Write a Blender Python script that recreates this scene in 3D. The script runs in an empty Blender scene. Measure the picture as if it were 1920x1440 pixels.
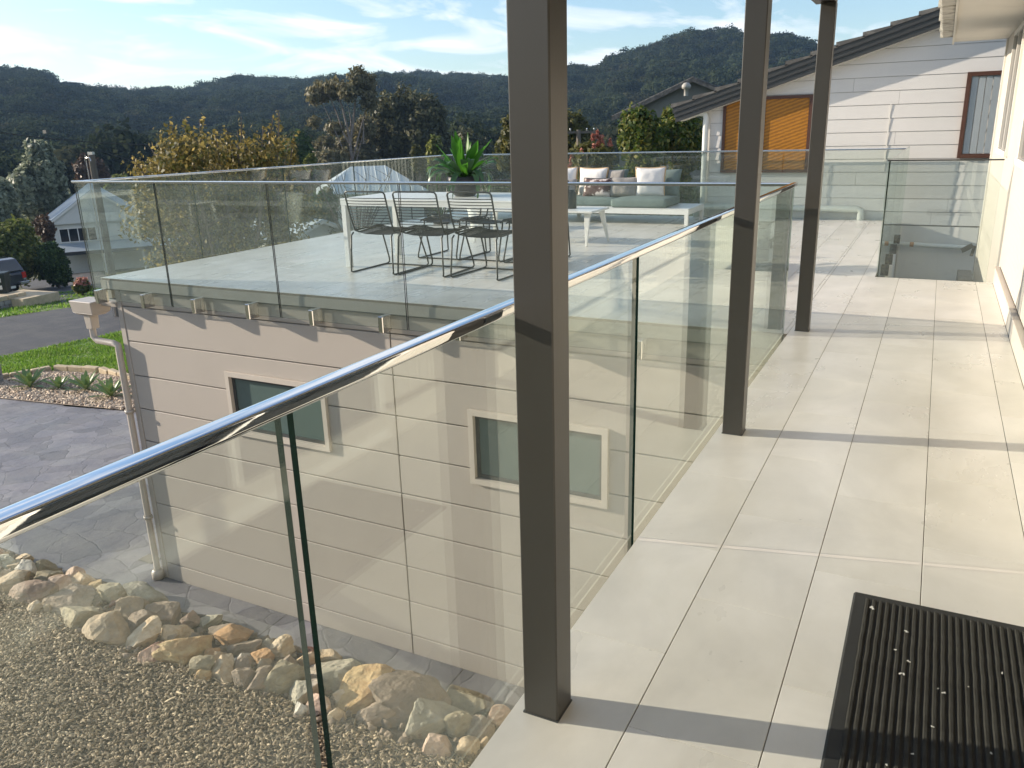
import bpy, bmesh, math, random
import numpy as np
from mathutils import Vector, Matrix, noise
R = math.radians
random.seed(7)
rng = np.random.default_rng(7)
SC = bpy.context.scene
COL = SC.collection

# ------------------------------------------------------------------ camera
CAM_H = 1.42
yaw, pit, rol = -0.478473, -0.301853, -0.027635
F_ = Vector((math.sin(yaw)*math.cos(pit), math.cos(yaw)*math.cos(pit), math.sin(pit)))
Rt = Vector((math.cos(yaw), -math.sin(yaw), 0))
Up = Rt.cross(F_)
R2 = math.cos(rol)*Rt + math.sin(rol)*Up
U2 = -math.sin(rol)*Rt + math.cos(rol)*Up
cam_d = bpy.data.cameras.new('camera')
cam = bpy.data.objects.new('camera', cam_d)
COL.objects.link(cam)
M = Matrix((R2, U2, -F_)).transposed().to_4x4()
M.translation = Vector((0, 0, CAM_H))
cam.matrix_world = M
cam_d.sensor_width = 36.0
cam_d.lens = 36.0*1517.5/1920
cam_d.clip_start = 0.05
cam_d.clip_end = 6000
SC.camera = cam

# ------------------------------------------------------------------ light
SUN_EL = 16.3
SUN_AZ = -103.6                       # compass style: 0 = +Y, clockwise
sx, sy = math.sin(R(SUN_AZ)), math.cos(R(SUN_AZ))
sun_dir = Vector((sx*math.cos(R(SUN_EL)), sy*math.cos(R(SUN_EL)), math.sin(R(SUN_EL))))
sl = bpy.data.lights.new('sun', 'SUN')
sl.energy = 5.0
sl.angle = R(0.55)
sl.color = (1.0, 0.875, 0.72)
so = bpy.data.objects.new('sun', sl)
COL.objects.link(so)
so.rotation_euler = sun_dir.to_track_quat('Z', 'Y').to_euler()

W = bpy.data.worlds.new('World')
SC.world = W
W.use_nodes = True
nt = W.node_tree
nt.nodes.clear()
N = nt.nodes.new
out = N('ShaderNodeOutputWorld'); bg = N('ShaderNodeBackground'); sky = N('ShaderNodeTexSky')
sky.sky_type = 'NISHITA'; sky.sun_disc = False
sky.sun_elevation = R(SUN_EL); sky.sun_rotation = R(SUN_AZ)
sky.air_density = 1.0; sky.dust_density = 0.6; sky.ozone_density = 1.2
SKY_STR = 0.118
bg.inputs['Strength'].default_value = SKY_STR
# thin cirrus, laid on the sky by direction (projected on a flat layer high above)
tc = N('ShaderNodeTexCoord'); sep = N('ShaderNodeSeparateXYZ')
nt.links.new(tc.outputs['Generated'], sep.inputs[0])
zc = N('ShaderNodeMath'); zc.operation = 'MAXIMUM'; zc.inputs[1].default_value = 0.0
nt.links.new(sep.outputs['Z'], zc.inputs[0])
za = N('ShaderNodeMath'); za.operation = 'ADD'; za.inputs[1].default_value = 0.12
nt.links.new(zc.outputs[0], za.inputs[0])
dx = N('ShaderNodeMath'); dx.operation = 'DIVIDE'; dy = N('ShaderNodeMath'); dy.operation = 'DIVIDE'
nt.links.new(sep.outputs['X'], dx.inputs[0]); nt.links.new(za.outputs[0], dx.inputs[1])
nt.links.new(sep.outputs['Y'], dy.inputs[0]); nt.links.new(za.outputs[0], dy.inputs[1])
cb = N('ShaderNodeCombineXYZ'); nt.links.new(dx.outputs[0], cb.inputs[0]); nt.links.new(dy.outputs[0], cb.inputs[1])
mp = N('ShaderNodeMapping'); mp.inputs['Rotation'].default_value = (0, 0, R(38)); mp.inputs['Scale'].default_value = (1.1, 0.75, 1)
mp.inputs['Location'].default_value = (3.3, 1.9, 0)
nt.links.new(cb.outputs[0], mp.inputs[0])
n1 = N('ShaderNodeTexNoise'); n1.inputs['Scale'].default_value = 1.5; n1.inputs['Detail'].default_value = 7; n1.inputs['Roughness'].default_value = 0.56; n1.inputs['Distortion'].default_value = 0.9
nt.links.new(mp.outputs[0], n1.inputs['Vector'])
cr = N('ShaderNodeValToRGB'); cr.color_ramp.elements[0].position = 0.47; cr.color_ramp.elements[1].position = 0.64
nt.links.new(n1.outputs['Fac'], cr.inputs[0])
cm = N('ShaderNodeMath'); cm.operation = 'MULTIPLY'; cm.inputs[1].default_value = 0.85
nt.links.new(cr.outputs['Color'], cm.inputs[0])
mx = N('ShaderNodeMix'); mx.data_type = 'RGBA'
nt.links.new(cm.outputs[0], mx.inputs['Factor'])
tint = N('ShaderNodeMix'); tint.data_type = 'RGBA'; tint.blend_type = 'MULTIPLY'; tint.inputs['Factor'].default_value = 1.0
SKY_TINT = (0.93, 1.02, 1.14, 1)
tint.inputs[7].default_value = SKY_TINT
nt.links.new(sky.outputs[0], tint.inputs[6])
nt.links.new(tint.outputs[2], mx.inputs[6])
mx.inputs[7].default_value = (6.5, 6.6, 6.8, 1)
nt.links.new(mx.outputs[2], bg.inputs['Color'])
nt.links.new(bg.outputs[0], out.inputs[0])

SC.view_settings.view_transform = 'Standard'
SC.view_settings.look = 'None'
SC.view_settings.gamma = 1.0
SC.view_settings.use_curve_mapping = False
SC.view_settings.exposure = 0.72
SC.render.engine = 'CYCLES'
cy = SC.cycles
cy.max_bounces = 10; cy.diffuse_bounces = 3; cy.glossy_bounces = 4; cy.transmission_bounces = 6
cy.transparent_max_bounces = 28; cy.volume_bounces = 0
cy.caustics_reflective = False; cy.caustics_refractive = False
cy.sample_clamp_indirect = 6.0
cy.use_denoising = True
cy.use_adaptive_sampling = True; cy.adaptive_threshold = 0.02

# ------------------------------------------------------------------ helpers
def srgb(r, g, b):
    f = lambda c: (c/12.92 if c <= 0.04045 else ((c+0.055)/1.055)**2.4)
    return (f(r/255), f(g/255), f(b/255))

MATS = {}
def pm(name, col, rough=0.6, metal=0.0, var=0.12, vs=4.0, bump=0.0, bs=60.0, island=0.0, objr=0.0,
       spec=0.5, col2=None, c2s=2.0, c2lo=0.45, c2hi=0.6, stretch=None, hue=None, coat=0.0, bdist=0.02, rv=0.0):
    """procedural principled material"""
    m = bpy.data.materials.new(name); m.use_nodes = True
    t = m.node_tree; nn = t.nodes.new; L = t.links.new
    b = t.nodes['Principled BSDF']
    b.inputs['Roughness'].default_value = rough; b.inputs['Metallic'].default_value = metal
    b.inputs['Specular IOR Level'].default_value = spec
    if coat: b.inputs['Coat Weight'].default_value = coat; b.inputs['Coat Roughness'].default_value = 0.08
    tcn = nn('ShaderNodeTexCoord'); vec = tcn.outputs['Object']
    if stretch:
        mpn = nn('ShaderNodeMapping'); mpn.inputs['Scale'].default_value = stretch
        L(vec, mpn.inputs[0]); vec = mpn.outputs[0]
    if objr:
        oi = nn('ShaderNodeObjectInfo'); ad = nn('ShaderNodeVectorMath'); ad.operation = 'ADD'
        sc_ = nn('ShaderNodeMath'); sc_.operation = 'MULTIPLY'; sc_.inputs[1].default_value = 37.0
        L(oi.outputs['Random'], sc_.inputs[0]); L(vec, ad.inputs[0]); L(sc_.outputs[0], ad.inputs[1]); vec = ad.outputs[0]
    c = (*col, 1)
    cur = None
    rgb = nn('ShaderNodeRGB'); rgb.outputs[0].default_value = c; cur = rgb.outputs[0]
    if col2 is not None:
        n2 = nn('ShaderNodeTexNoise'); n2.inputs['Scale'].default_value = c2s; n2.inputs['Detail'].default_value = 6; n2.inputs['Roughness'].default_value = 0.6
        L(vec, n2.inputs['Vector'])
        r2 = nn('ShaderNodeValToRGB'); r2.color_ramp.elements[0].position = c2lo; r2.color_ramp.elements[1].position = c2hi
        L(n2.outputs['Fac'], r2.inputs[0])
        m2 = nn('ShaderNodeMix'); m2.data_type = 'RGBA'; m2.inputs[7].default_value = (*col2, 1)
        L(r2.outputs['Color'], m2.inputs['Factor']); L(cur, m2.inputs[6]); cur = m2.outputs[2]
    facs = []
    if var:
        n1 = nn('ShaderNodeTexNoise'); n1.inputs['Scale'].default_value = vs; n1.inputs['Detail'].default_value = 5; n1.inputs['Roughness'].default_value = 0.6
        L(vec, n1.inputs['Vector'])
        mr = nn('ShaderNodeMapRange'); mr.inputs[1].default_value = 0.25; mr.inputs[2].default_value = 0.75
        mr.inputs[3].default_value = 1-var; mr.inputs[4].default_value = 1+var
        L(n1.outputs['Fac'], mr.inputs[0]); facs.append(mr.outputs[0])
        if rv:
            m3 = nn('ShaderNodeMapRange'); m3.inputs[1].default_value = 0.3; m3.inputs[2].default_value = 0.7
            m3.inputs[3].default_value = rough-rv; m3.inputs[4].default_value = rough+rv
            L(n1.outputs['Fac'], m3.inputs[0]); L(m3.outputs[0], b.inputs['Roughness'])
    for amt, src in ((island, 'isl'), (objr, 'obj')):
        if amt:
            if src == 'isl': g = nn('ShaderNodeNewGeometry'); o_ = g.outputs['Random Per Island']
            else: g = nn('ShaderNodeObjectInfo'); o_ = g.outputs['Random']
            mr = nn('ShaderNodeMapRange'); mr.inputs[3].default_value = 1-amt; mr.inputs[4].default_value = 1+amt
            L(o_, mr.inputs[0]); facs.append(mr.outputs[0])
            if hue is not None and src == 'isl':
                m2 = nn('ShaderNodeMix'); m2.data_type = 'RGBA'; m2.inputs[7].default_value = (*hue, 1)
                wn = nn('ShaderNodeTexWhiteNoise'); wn.noise_dimensions = '1D'
                L(o_, wn.inputs['W'])
                pw = nn('ShaderNodeMath'); pw.operation = 'POWER'; pw.inputs[1].default_value = 2.0
                L(wn.outputs['Value'], pw.inputs[0])
                L(pw.outputs[0], m2.inputs['Factor']); L(cur, m2.inputs[6]); cur = m2.outputs[2]
    for f in facs:
        vm = nn('ShaderNodeVectorMath'); vm.operation = 'SCALE'
        L(cur, vm.inputs[0]); L(f, vm.inputs['Scale']); cur = vm.outputs[0]
    L(cur, b.inputs['Base Color'])
    if bump:
        nb = nn('ShaderNodeTexNoise'); nb.inputs['Scale'].default_value = bs; nb.inputs['Detail'].default_value = 6
        L(vec, nb.inputs['Vector'])
        bp = nn('ShaderNodeBump'); bp.inputs['Strength'].default_value = bump; bp.inputs['Distance'].default_value = bdist
        L(nb.outputs['Fac'], bp.inputs['Height']); L(bp.outputs[0], b.inputs['Normal'])
    MATS[name] = m
    return m

def leafmat(name, col, col2, trans=0.35, rough=0.5, spec=0.25, objv=0.0):
    m = bpy.data.materials.new(name); m.use_nodes = True
    t = m.node_tree; nn = t.nodes.new; L = t.links.new
    b = t.nodes['Principled BSDF']; b.inputs['Roughness'].default_value = rough
    b.inputs['Specular IOR Level'].default_value = spec
    g = nn('ShaderNodeNewGeometry'); r = nn('ShaderNodeValToRGB')
    e = r.color_ramp.elements
    e[0].color = (*[c*0.75 for c in col], 1); e[1].color = (*col2, 1)
    k = e.new(0.5); k.color = (*col, 1)
    L(g.outputs['Random Per Island'], r.inputs[0]); c_ = r.outputs[0]
    if objv:
        oi = nn('ShaderNodeObjectInfo'); mr = nn('ShaderNodeMapRange'); mr.inputs[3].default_value = 1-objv; mr.inputs[4].default_value = 1+objv; L(oi.outputs['Random'], mr.inputs[0])
        vm = nn('ShaderNodeVectorMath'); vm.operation = 'SCALE'; L(c_, vm.inputs[0]); L(mr.outputs[0], vm.inputs['Scale']); c_ = vm.outputs[0]
    L(c_, b.inputs['Base Color'])
    tr = nn('ShaderNodeBsdfTranslucent'); L(c_, tr.inputs[0])
    mxs = nn('ShaderNodeMixShader'); mxs.inputs[0].default_value = trans
    L(b.outputs[0], mxs.inputs[1]); L(tr.outputs[0], mxs.inputs[2])
    L(mxs.outputs[0], t.nodes['Material Output'].inputs[0])
    return m

def glassmat(name, tintc, r0=0.045, dust=0.0):
    """thin pane: clear tinted transmission, mirror reflection by Schlick, same from both sides"""
    m = bpy.data.materials.new(name); m.use_nodes = True
    t = m.node_tree; t.nodes.clear(); nn = t.nodes.new; L = t.links.new
    o = nn('ShaderNodeOutputMaterial')
    g = nn('ShaderNodeNewGeometry'); dt = nn('ShaderNodeVectorMath'); dt.operation = 'DOT_PRODUCT'
    L(g.outputs['Incoming'], dt.inputs[0]); L(g.outputs['Normal'], dt.inputs[1])
    ab = nn('ShaderNodeMath'); ab.operation = 'ABSOLUTE'; L(dt.outputs['Value'], ab.inputs[0])
    om = nn('ShaderNodeMath'); om.operation = 'SUBTRACT'; om.inputs[0].default_value = 1.0; om.use_clamp = True; L(ab.outputs[0], om.inputs[1])
    pw = nn('ShaderNodeMath'); pw.operation = 'POWER'; pw.inputs[1].default_value = 5.0; L(om.outputs[0], pw.inputs[0])
    ma = nn('ShaderNodeMath'); ma.operation = 'MULTIPLY_ADD'; ma.inputs[1].default_value = 1-r0; ma.inputs[2].default_value = r0; ma.use_clamp = True
    L(pw.outputs[0], ma.inputs[0])
    tr = nn('ShaderNodeBsdfTransparent'); tr.inputs[0].default_value = (*tintc, 1)
    gl = nn('ShaderNodeBsdfGlossy'); gl.inputs['Roughness'].default_value = 0.0; gl.inputs[0].default_value = (0.95, 1.0, 0.97, 1)
    mxs = nn('ShaderNodeMixShader'); L(ma.outputs[0], mxs.inputs[0])
    if dust:
        df = nn('ShaderNodeBsdfDiffuse'); df.inputs[0].default_value = (0.5, 0.56, 0.5, 1)
        dm = nn('ShaderNodeMixShader'); dm.inputs[0].default_value = dust
        gp = nn('ShaderNodeNewGeometry'); sm = nn('ShaderNodeTexNoise'); sm.inputs['Scale'].default_value = 3.0; sm.inputs['Detail'].default_value = 7; sm.inputs['Roughness'].default_value = 0.65; sm.inputs['Distortion'].default_value = 1.2
        L(gp.outputs['Position'], sm.inputs['Vector']); dr = nn('ShaderNodeMapRange'); dr.inputs[1].default_value = 0.35; dr.inputs[2].default_value = 0.75
        dr.inputs[3].default_value = dust*0.6; dr.inputs[4].default_value = dust*1.8; L(sm.outputs['Fac'], dr.inputs[0]); L(dr.outputs[0], dm.inputs[0])
        L(tr.outputs[0], dm.inputs[1]); L(df.outputs[0], dm.inputs[2]); L(dm.outputs[0], mxs.inputs[1])
    else:
        L(tr.outputs[0], mxs.inputs[1])
    L(gl.outputs[0], mxs.inputs[2]); L(mxs.outputs[0], o.inputs[0])
    return m

class MB:
    """collects polygons; build() links them as one mesh object"""
    def __init__(s): s.v = []; s.f = []; s.mi = []; s.sm = []
    def add(s, vs, fs, mi=0, sm=False):
        o = len(s.v); s.v.extend([tuple(p) for p in vs])
        for f in fs: s.f.append(tuple(o+i for i in f)); s.mi.append(mi); s.sm.append(sm)
        return s
    def box(s, x0, x1, y0, y1, z0, z1, mi=0):
        v = [(x0,y0,z0),(x1,y0,z0),(x1,y1,z0),(x0,y1,z0),(x0,y0,z1),(x1,y0,z1),(x1,y1,z1),(x0,y1,z1)]
        return s.add(v, [(0,3,2,1),(4,5,6,7),(0,1,5,4),(1,2,6,5),(2,3,7,6),(3,0,4,7)], mi)
    def obox(s, c, size, rot=None, mi=0):
        hx, hy, hz = size[0]/2, size[1]/2, size[2]/2
        mtx = rot if rot is not None else Matrix.Identity(3)
        v = [Vector(c)+mtx @ Vector(p) for p in [(-hx,-hy,-hz),(hx,-hy,-hz),(hx,hy,-hz),(-hx,hy,-hz),(-hx,-hy,hz),(hx,-hy,hz),(hx,hy,hz),(-hx,hy,hz)]]
        return s.add(v, [(0,3,2,1),(4,5,6,7),(0,1,5,4),(1,2,6,5),(2,3,7,6),(3,0,4,7)], mi)
    def prism(s, pts, ax, a0, a1, mi=0):
        """polygon pts (2D) extruded along axis ax from a0 to a1"""
        def p3(p, a):
            return (a, p[0], p[1]) if ax == 'x' else ((p[0], a, p[1]) if ax == 'y' else (p[0], p[1], a))
        n = len(pts)
        v = [p3(p, a0) for p in pts]+[p3(p, a1) for p in pts]
        return s.add(v, [tuple(range(n)), tuple(range(2*n-1, n-1, -1))]+[(i, i+n, (i+1) % n+n, (i+1) % n) for i in range(n)], mi)
    def tube(s, path, r, n=8, mi=0, cap=True, closed=False):
        path = [Vector(p) for p in path]; k = len(path)
        rs = r if isinstance(r, (list, tuple)) else [r]*k
        rings = []
        prev = None
        for i in range(k):
            if closed: d = path[(i+1) % k]-path[i-1]
            else: d = path[min(i+1, k-1)]-path[max(i-1, 0)]
            d.normalize()
            if prev is None:
                a = Vector((0,0,1)) if abs(d.z) < 0.9 else Vector((1,0,0))
                u = d.cross(a).normalized()
            else:
                u = (prev-d*prev.dot(d)).normalized()
            prev = u; w = d.cross(u)
            rings.append([path[i]+(u*math.cos(2*math.pi*j/n)+w*math.sin(2*math.pi*j/n))*rs[i] for j in range(n)])
        vs = [p for rg in rings for p in rg]; fs = []
        m_ = k if closed else k-1
        for i in range(m_):
            for j in range(n):
                a = i*n+j; b = i*n+(j+1) % n; i2 = (i+1) % k
                fs.append((a, b, i2*n+(j+1) % n, i2*n+j))
        s.add(vs, fs, mi, True)
        if cap and not closed:
            s.add(rings[0], [tuple(range(n))[::-1]], mi); s.add(rings[-1], [tuple(range(n))], mi)
        return s
    def lathe(s, prof, c=(0,0,0), n=24, mi=0, sm=True):
        vs = []; fs = []
        for (r, z) in prof:
            for j in range(n):
                a = 2*math.pi*j/n; vs.append((c[0]+r*math.cos(a), c[1]+r*math.sin(a), c[2]+z))
        for i in range(len(prof)-1):
            for j in range(n):
                fs.append((i*n+j, i*n+(j+1) % n, (i+1)*n+(j+1) % n, (i+1)*n+j))
        return s.add(vs, fs, mi, sm)
    def build(s, name, mat, parent=None, bevel=0.0, kind=None, smooth=None, local=False, seg=1):
        me = bpy.data.meshes.new(name)
        off = Vector((0,0,0))
        if parent is not None and not local:
            off = world_loc(parent)
        me.from_pydata([(p[0]-off.x, p[1]-off.y, p[2]-off.z) for p in s.v], [], s.f)
        for m_ in (mat if isinstance(mat, (list, tuple)) else [mat]): me.materials.append(m_)
        me.polygons.foreach_set('material_index', s.mi)
        me.polygons.foreach_set('use_smooth', s.sm if smooth is None else [smooth]*len(s.f))
        me.update()
        if bevel:
            bm = bmesh.new(); bm.from_mesh(me)
            bmesh.ops.remove_doubles(bm, verts=bm.verts, dist=1e-5)
            bmesh.ops.recalc_face_normals(bm, faces=bm.faces)
            es = [e for e in bm.edges if len(e.link_faces) == 2 and e.calc_face_angle(0) > 0.5]
            bmesh.ops.bevel(bm, geom=es, offset=bevel, segments=seg, profile=0.5, affect='EDGES')
            bm.to_mesh(me); bm.free()
        return link(name, me, parent, kind)

def world_loc(o):
    v = Vector(o.location)
    while o.parent is not None:
        o = o.parent; v += Vector(o.location)
    return v

def link(name, me, parent=None, kind=None):
    o = bpy.data.objects.new(name, me); COL.objects.link(o)
    if parent is not None: o.parent = parent
    if kind: o['kind'] = kind
    return o

def thing(name, label, cat, loc=(0,0,0), group=None, rz=0):
    o = bpy.data.objects.new(name, None); COL.objects.link(o)
    o.location = loc; o.rotation_euler = (0, 0, rz); o.empty_display_size = 0.1
    tag(o, label, cat, group); return o

def tag(o, label, cat, group=None):
    o['label'] = label; o['category'] = cat
    if group: o['group'] = group
    return o

def dup(o, loc=None, rz=None, label=None, parent=None):
    c = o.copy(); COL.objects.link(c)
    if parent is not None: c.parent = parent
    if loc is not None: c.location = loc
    if rz is not None: c.rotation_euler = (0, 0, rz)
    if label: c['label'] = label
    for ch in o.children: dup(ch, parent=c)
    return c

def fast_mesh(name, V, Fq, mat, parent=None, kind=None, smooth=False):
    """V (n,3) array, Fq (m,k) array of k-gons"""
    me = bpy.data.meshes.new(name)
    V = np.asarray(V, np.float32); Fq = np.asarray(Fq, np.int32); k = Fq.shape[1]
    if parent is not None:
        w = world_loc(parent); V = V-np.array([w.x, w.y, w.z], np.float32)
    me.vertices.add(len(V)); me.vertices.foreach_set('co', V.ravel())
    me.loops.add(Fq.size); me.loops.foreach_set('vertex_index', Fq.ravel())
    me.polygons.add(len(Fq)); me.polygons.foreach_set('loop_start', np.arange(0, Fq.size, k, dtype=np.int32))
    me.polygons.foreach_set('loop_total', np.full(len(Fq), k, np.int32))
    if smooth: me.polygons.foreach_set('use_smooth', np.ones(len(Fq), bool))
    me.update(calc_edges=True)
    for m_ in (mat if isinstance(mat, (list, tuple)) else [mat]): me.materials.append(m_)
    return link(name, me, parent, kind)

# ------------------------------------------------------------------ terrain function
SP = [-1e4, 12, 28, 36, 46, 60, 90, 150, 1e5]; ZP = [-3.75, -3.75, -4.8, -4.98, -5.7, -7.0, -9.0, -9.5, -9.5]
RIDGE = [(-180,.05),(-100,.06),(-75,.072),(-57.4,.0753),(-55.8,.0742),(-54.6,.0631),(-51.8,.0553),(-50.5,.0536),(-49.1,.0562),(-47.6,.0549),(-44.6,.0682),(-42.7,.0652),
         (-40.7,.0621),(-36,.0666),(-32.8,.0685),(-27.2,.0616),(-23,.0773),(-20.9,.0812),(-19.2,.093),(-17.1,.1027),(-15.1,.112),(-12.2,.1085),
         (-10.6,.1049),(-8.6,.0976),(-7.7,.0880),(-5.5,.080),(-3,.068),(-1,.062),(10,.05),(60,.05),(180,.05)]
RA = [a for a, _ in RIDGE]; RE = [e for _, e in RIDGE]
def tz(x, y):
    x = np.asarray(x, float); y = np.asarray(y, float)
    base = np.interp(-.82*x+.57*y, SP, ZP)
    D = np.hypot(x, y); az = np.degrees(np.arctan2(x, y))
    Dr = np.interp(az, [-180, -60, -45, -30, -22, 0, 180], [430, 430, 500, 520, 400, 380, 430])
    zr = np.interp(az, RA, RE)*Dr+1.42-11.5-3.0*(az > -24)
    t = np.clip((D-150)/(Dr-150), 0, 1)
    s_ = t*t*(3-2*t)*0.55+t*0.45
    und = (np.sin(x*.031+1.3)*np.cos(y*.023)+0.6*np.sin(x*.057+y*.049))*3*np.sin(np.pi*t)
    hz = base+(zr-base)*s_+und
    far = np.clip((D-Dr)/400, 0, 1)
    hz = hz-(D > Dr)*far*(zr+9)*0.9
    return np.where(D > 150, hz, base)

# ------------------------------------------------------------------ materials
m_tile = pm('porcelain_tile', (0.65,0.62,0.55), 0.30, var=0.05, vs=2.6, objr=0.012, bump=0.008, bs=90, col2=(0.73,0.70,0.64), c2s=2.4, c2lo=0.40, c2hi=0.66, stretch=(1.0,0.45,1), rv=0.05, spec=0.6)
_t = m_tile.node_tree; _b = _t.nodes['Principled BSDF']; _nn = _t.nodes.new; _L = _t.links.new
_g = _nn('ShaderNodeNewGeometry')
def _spots(scale, lo, hi, a, b, src, rnd=0.5, dist=0.0):
    n_ = _nn('ShaderNodeTexNoise'); n_.inputs['Scale'].default_value = scale; n_.inputs['Detail'].default_value = 5; n_.inputs['Roughness'].default_value = rnd; n_.inputs['Distortion'].default_value = dist
    _L(_g.outputs['Position'], n_.inputs['Vector'])
    m_ = _nn('ShaderNodeMapRange'); m_.inputs[1].default_value = lo; m_.inputs[2].default_value = hi; m_.inputs[3].default_value = a; m_.inputs[4].default_value = b
    _L(n_.outputs['Fac'], m_.inputs[0]); v_ = _nn('ShaderNodeVectorMath'); v_.operation = 'SCALE'; _L(src, v_.inputs[0]); _L(m_.outputs[0], v_.inputs['Scale']); return v_.outputs[0]
_c = _b.inputs['Base Color'].links[0].from_socket
_c = _spots(1.3, 0.35, 0.65, 0.92, 1.06, _c, 0.6, 1.5)
_c = _spots(34, 0.72, 0.78, 1.0, 0.72, _c)
_L(_c, _b.inputs['Base Color'])
m_grout = pm('grout', (0.22,0.195,0.16), 0.9, var=0.1)
m_post = pm('post_paint', (0.050,0.047,0.041), 0.36, var=0.06, vs=3, bump=0.05, bs=220, stretch=(1,1,0.12), bdist=0.004)
m_white = pm('white_paint', (0.74,0.71,0.65), 0.55, var=0.03, vs=2, bump=0.02, bs=80)
m_whitewarm = pm('white_board_paint', (0.56,0.515,0.45), 0.5, var=0.04, vs=1.5, bump=0.015, bs=60)
m_soffit = pm('soffit_paint', (0.66,0.64,0.58), 0.7, var=0.06, vs=1.2, col2=(0.5,0.47,0.42), c2s=1.5, c2lo=0.6, c2hi=0.85)
m_gutter = pm('old_gutter', (0.50,0.48,0.42), 0.6, var=0.2, vs=6, col2=(0.22,0.2,0.16), c2s=7, c2lo=0.5, c2hi=0.62)
m_garage = pm('garage_render', (0.435,0.388,0.338), 0.62, var=0.03, vs=1.2, bump=0.015, bs=120, objr=0.012)
m_groove = pm('board_shadow_gap', (0.30,0.26,0.21), 0.7, var=0.03)
m_trim = pm('window_trim', (0.56,0.50,0.43), 0.5, var=0.03)
m_fascia = pm('deck_fascia', (0.36,0.345,0.31), 0.6, var=0.06, vs=3)
m_fascia2 = pm('deck_edge_angle', (0.16,0.16,0.145), 0.5, var=0.05)
m_alu = pm('dark_window_frame', (0.05,0.055,0.055), 0.4, var=0.05)
m_frost = pm('frosted_glass', (0.10,0.145,0.135), 0.16, var=0.08, vs=1.2, spec=0.8, bump=0.02, bs=300)
m_dark = pm('dark_glass', (0.015,0.018,0.02), 0.04, var=0.0, spec=1.0)
m_chrome = pm('polished_steel', (0.72,0.72,0.72), 0.035, metal=1.0, var=0.0, bump=0.05, bs=4, bdist=0.01)
m_spig = pm('steel_spigot', (0.62,0.60,0.56), 0.12, metal=1.0, var=0.1, vs=20)
m_edge = pm('glass_edge', (0.004,0.016,0.012), 0.08, var=0, spec=0.6)
m_edge2 = pm('far_glass_edge', (0.03,0.048,0.042), 0.1, var=0, spec=0.8)  # far ends coloured lighter than near ones, imitating light seen through the pane
m_glass = glassmat('clear_glass', (0.958,0.982,0.969), 0.05, 0.03)
m_pipe = pm('beige_pipe', (0.47,0.42,0.365), 0.42, var=0.04)
m_wpipe = pm('white_pvc_pipe', (0.70,0.71,0.66), 0.4, var=0.05)
m_rust = pm('rust_stain', (0.45,0.22,0.07), 0.8, var=0.3, vs=30)
m_weather = pm('weatherboard', (0.66,0.64,0.61), 0.55, var=0.03, vs=2, bump=0.02, bs=40, objr=0.015)
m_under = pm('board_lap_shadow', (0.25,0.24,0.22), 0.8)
m_brown = pm('brown_frame', (0.085,0.035,0.022), 0.4, var=0.1)
m_rooft = pm('roof_tile', (0.075,0.073,0.07), 0.8, var=0.2, vs=8, col2=(0.13,0.125,0.115), c2s=5)
m_barge = pm('barge_board', (0.035,0.037,0.037), 0.45, var=0.06)
m_mat = pm('rubber_mat', (0.022,0.022,0.02), 0.75, var=0.2, vs=12, bump=0.25, bs=700)
m_matrib = pm('carpet_rib', (0.05,0.048,0.042), 0.97, var=0.25, vs=25, bump=0.6, bs=1400, bdist=0.003, spec=0.1)
m_lint = pm('lint', (0.7,0.68,0.62), 0.9, var=0)
m_conc = pm('stamped_concrete', (0.165,0.160,0.175), 0.6, var=0.16, vs=1.3, bump=0.35, bs=9, col2=(0.21,0.205,0.205), c2s=1.6, c2lo=0.4, c2hi=0.66, bdist=0.02, rv=0.1)
_t = m_conc.node_tree; _b = _t.nodes['Principled BSDF']; _nn = _t.nodes.new; _L = _t.links.new
_tc = _nn('ShaderNodeTexCoord'); _nz = _nn('ShaderNodeTexNoise'); _nz.inputs['Scale'].default_value = 2.2; _nz.inputs['Detail'].default_value = 4
_L(_tc.outputs['Object'], _nz.inputs['Vector']); _mxv = _nn('ShaderNodeMix'); _mxv.data_type = 'RGBA'; _mxv.blend_type = 'LINEAR_LIGHT'; _mxv.inputs['Factor'].default_value = 0.16
_L(_tc.outputs['Object'], _mxv.inputs[6]); _L(_nz.outputs['Color'], _mxv.inputs[7])
_v1 = _nn('ShaderNodeTexVoronoi'); _v1.feature = 'F1'; _v1.inputs['Scale'].default_value = 2.3; _v2 = _nn('ShaderNodeTexVoronoi'); _v2.feature = 'DISTANCE_TO_EDGE'; _v2.inputs['Scale'].default_value = 2.3
_L(_mxv.outputs[2], _v1.inputs['Vector']); _L(_mxv.outputs[2], _v2.inputs['Vector'])
_src = _b.inputs['Base Color'].links[0].from_socket
_sp = _nn('ShaderNodeSeparateColor'); _L(_v1.outputs['Color'], _sp.inputs[0])
_m1 = _nn('ShaderNodeMapRange'); _m1.inputs[3].default_value = 0.80; _m1.inputs[4].default_value = 1.22; _L(_sp.outputs[0], _m1.inputs[0])
_m2 = _nn('ShaderNodeMapRange'); _m2.inputs[2].default_value = 0.035; _m2.inputs[3].default_value = 0.72; _m2.inputs[4].default_value = 1.0; _L(_v2.outputs['Distance'], _m2.inputs[0])
_q = _nn('ShaderNodeMath'); _q.operation = 'MULTIPLY'; _L(_m1.outputs[0], _q.inputs[0]); _L(_m2.outputs[0], _q.inputs[1])
_vm = _nn('ShaderNodeVectorMath'); _vm.operation = 'SCALE'; _L(_src, _vm.inputs[0]); _L(_q.outputs[0], _vm.inputs['Scale']); _L(_vm.outputs[0], _b.inputs['Base Color'])
_bp = [x for x in _t.nodes if x.type == 'BUMP'][0]; _bp2 = _nn('ShaderNodeBump'); _bp2.inputs['Strength'].default_value = 0.5; _bp2.inputs['Distance'].default_value = 0.02
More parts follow.
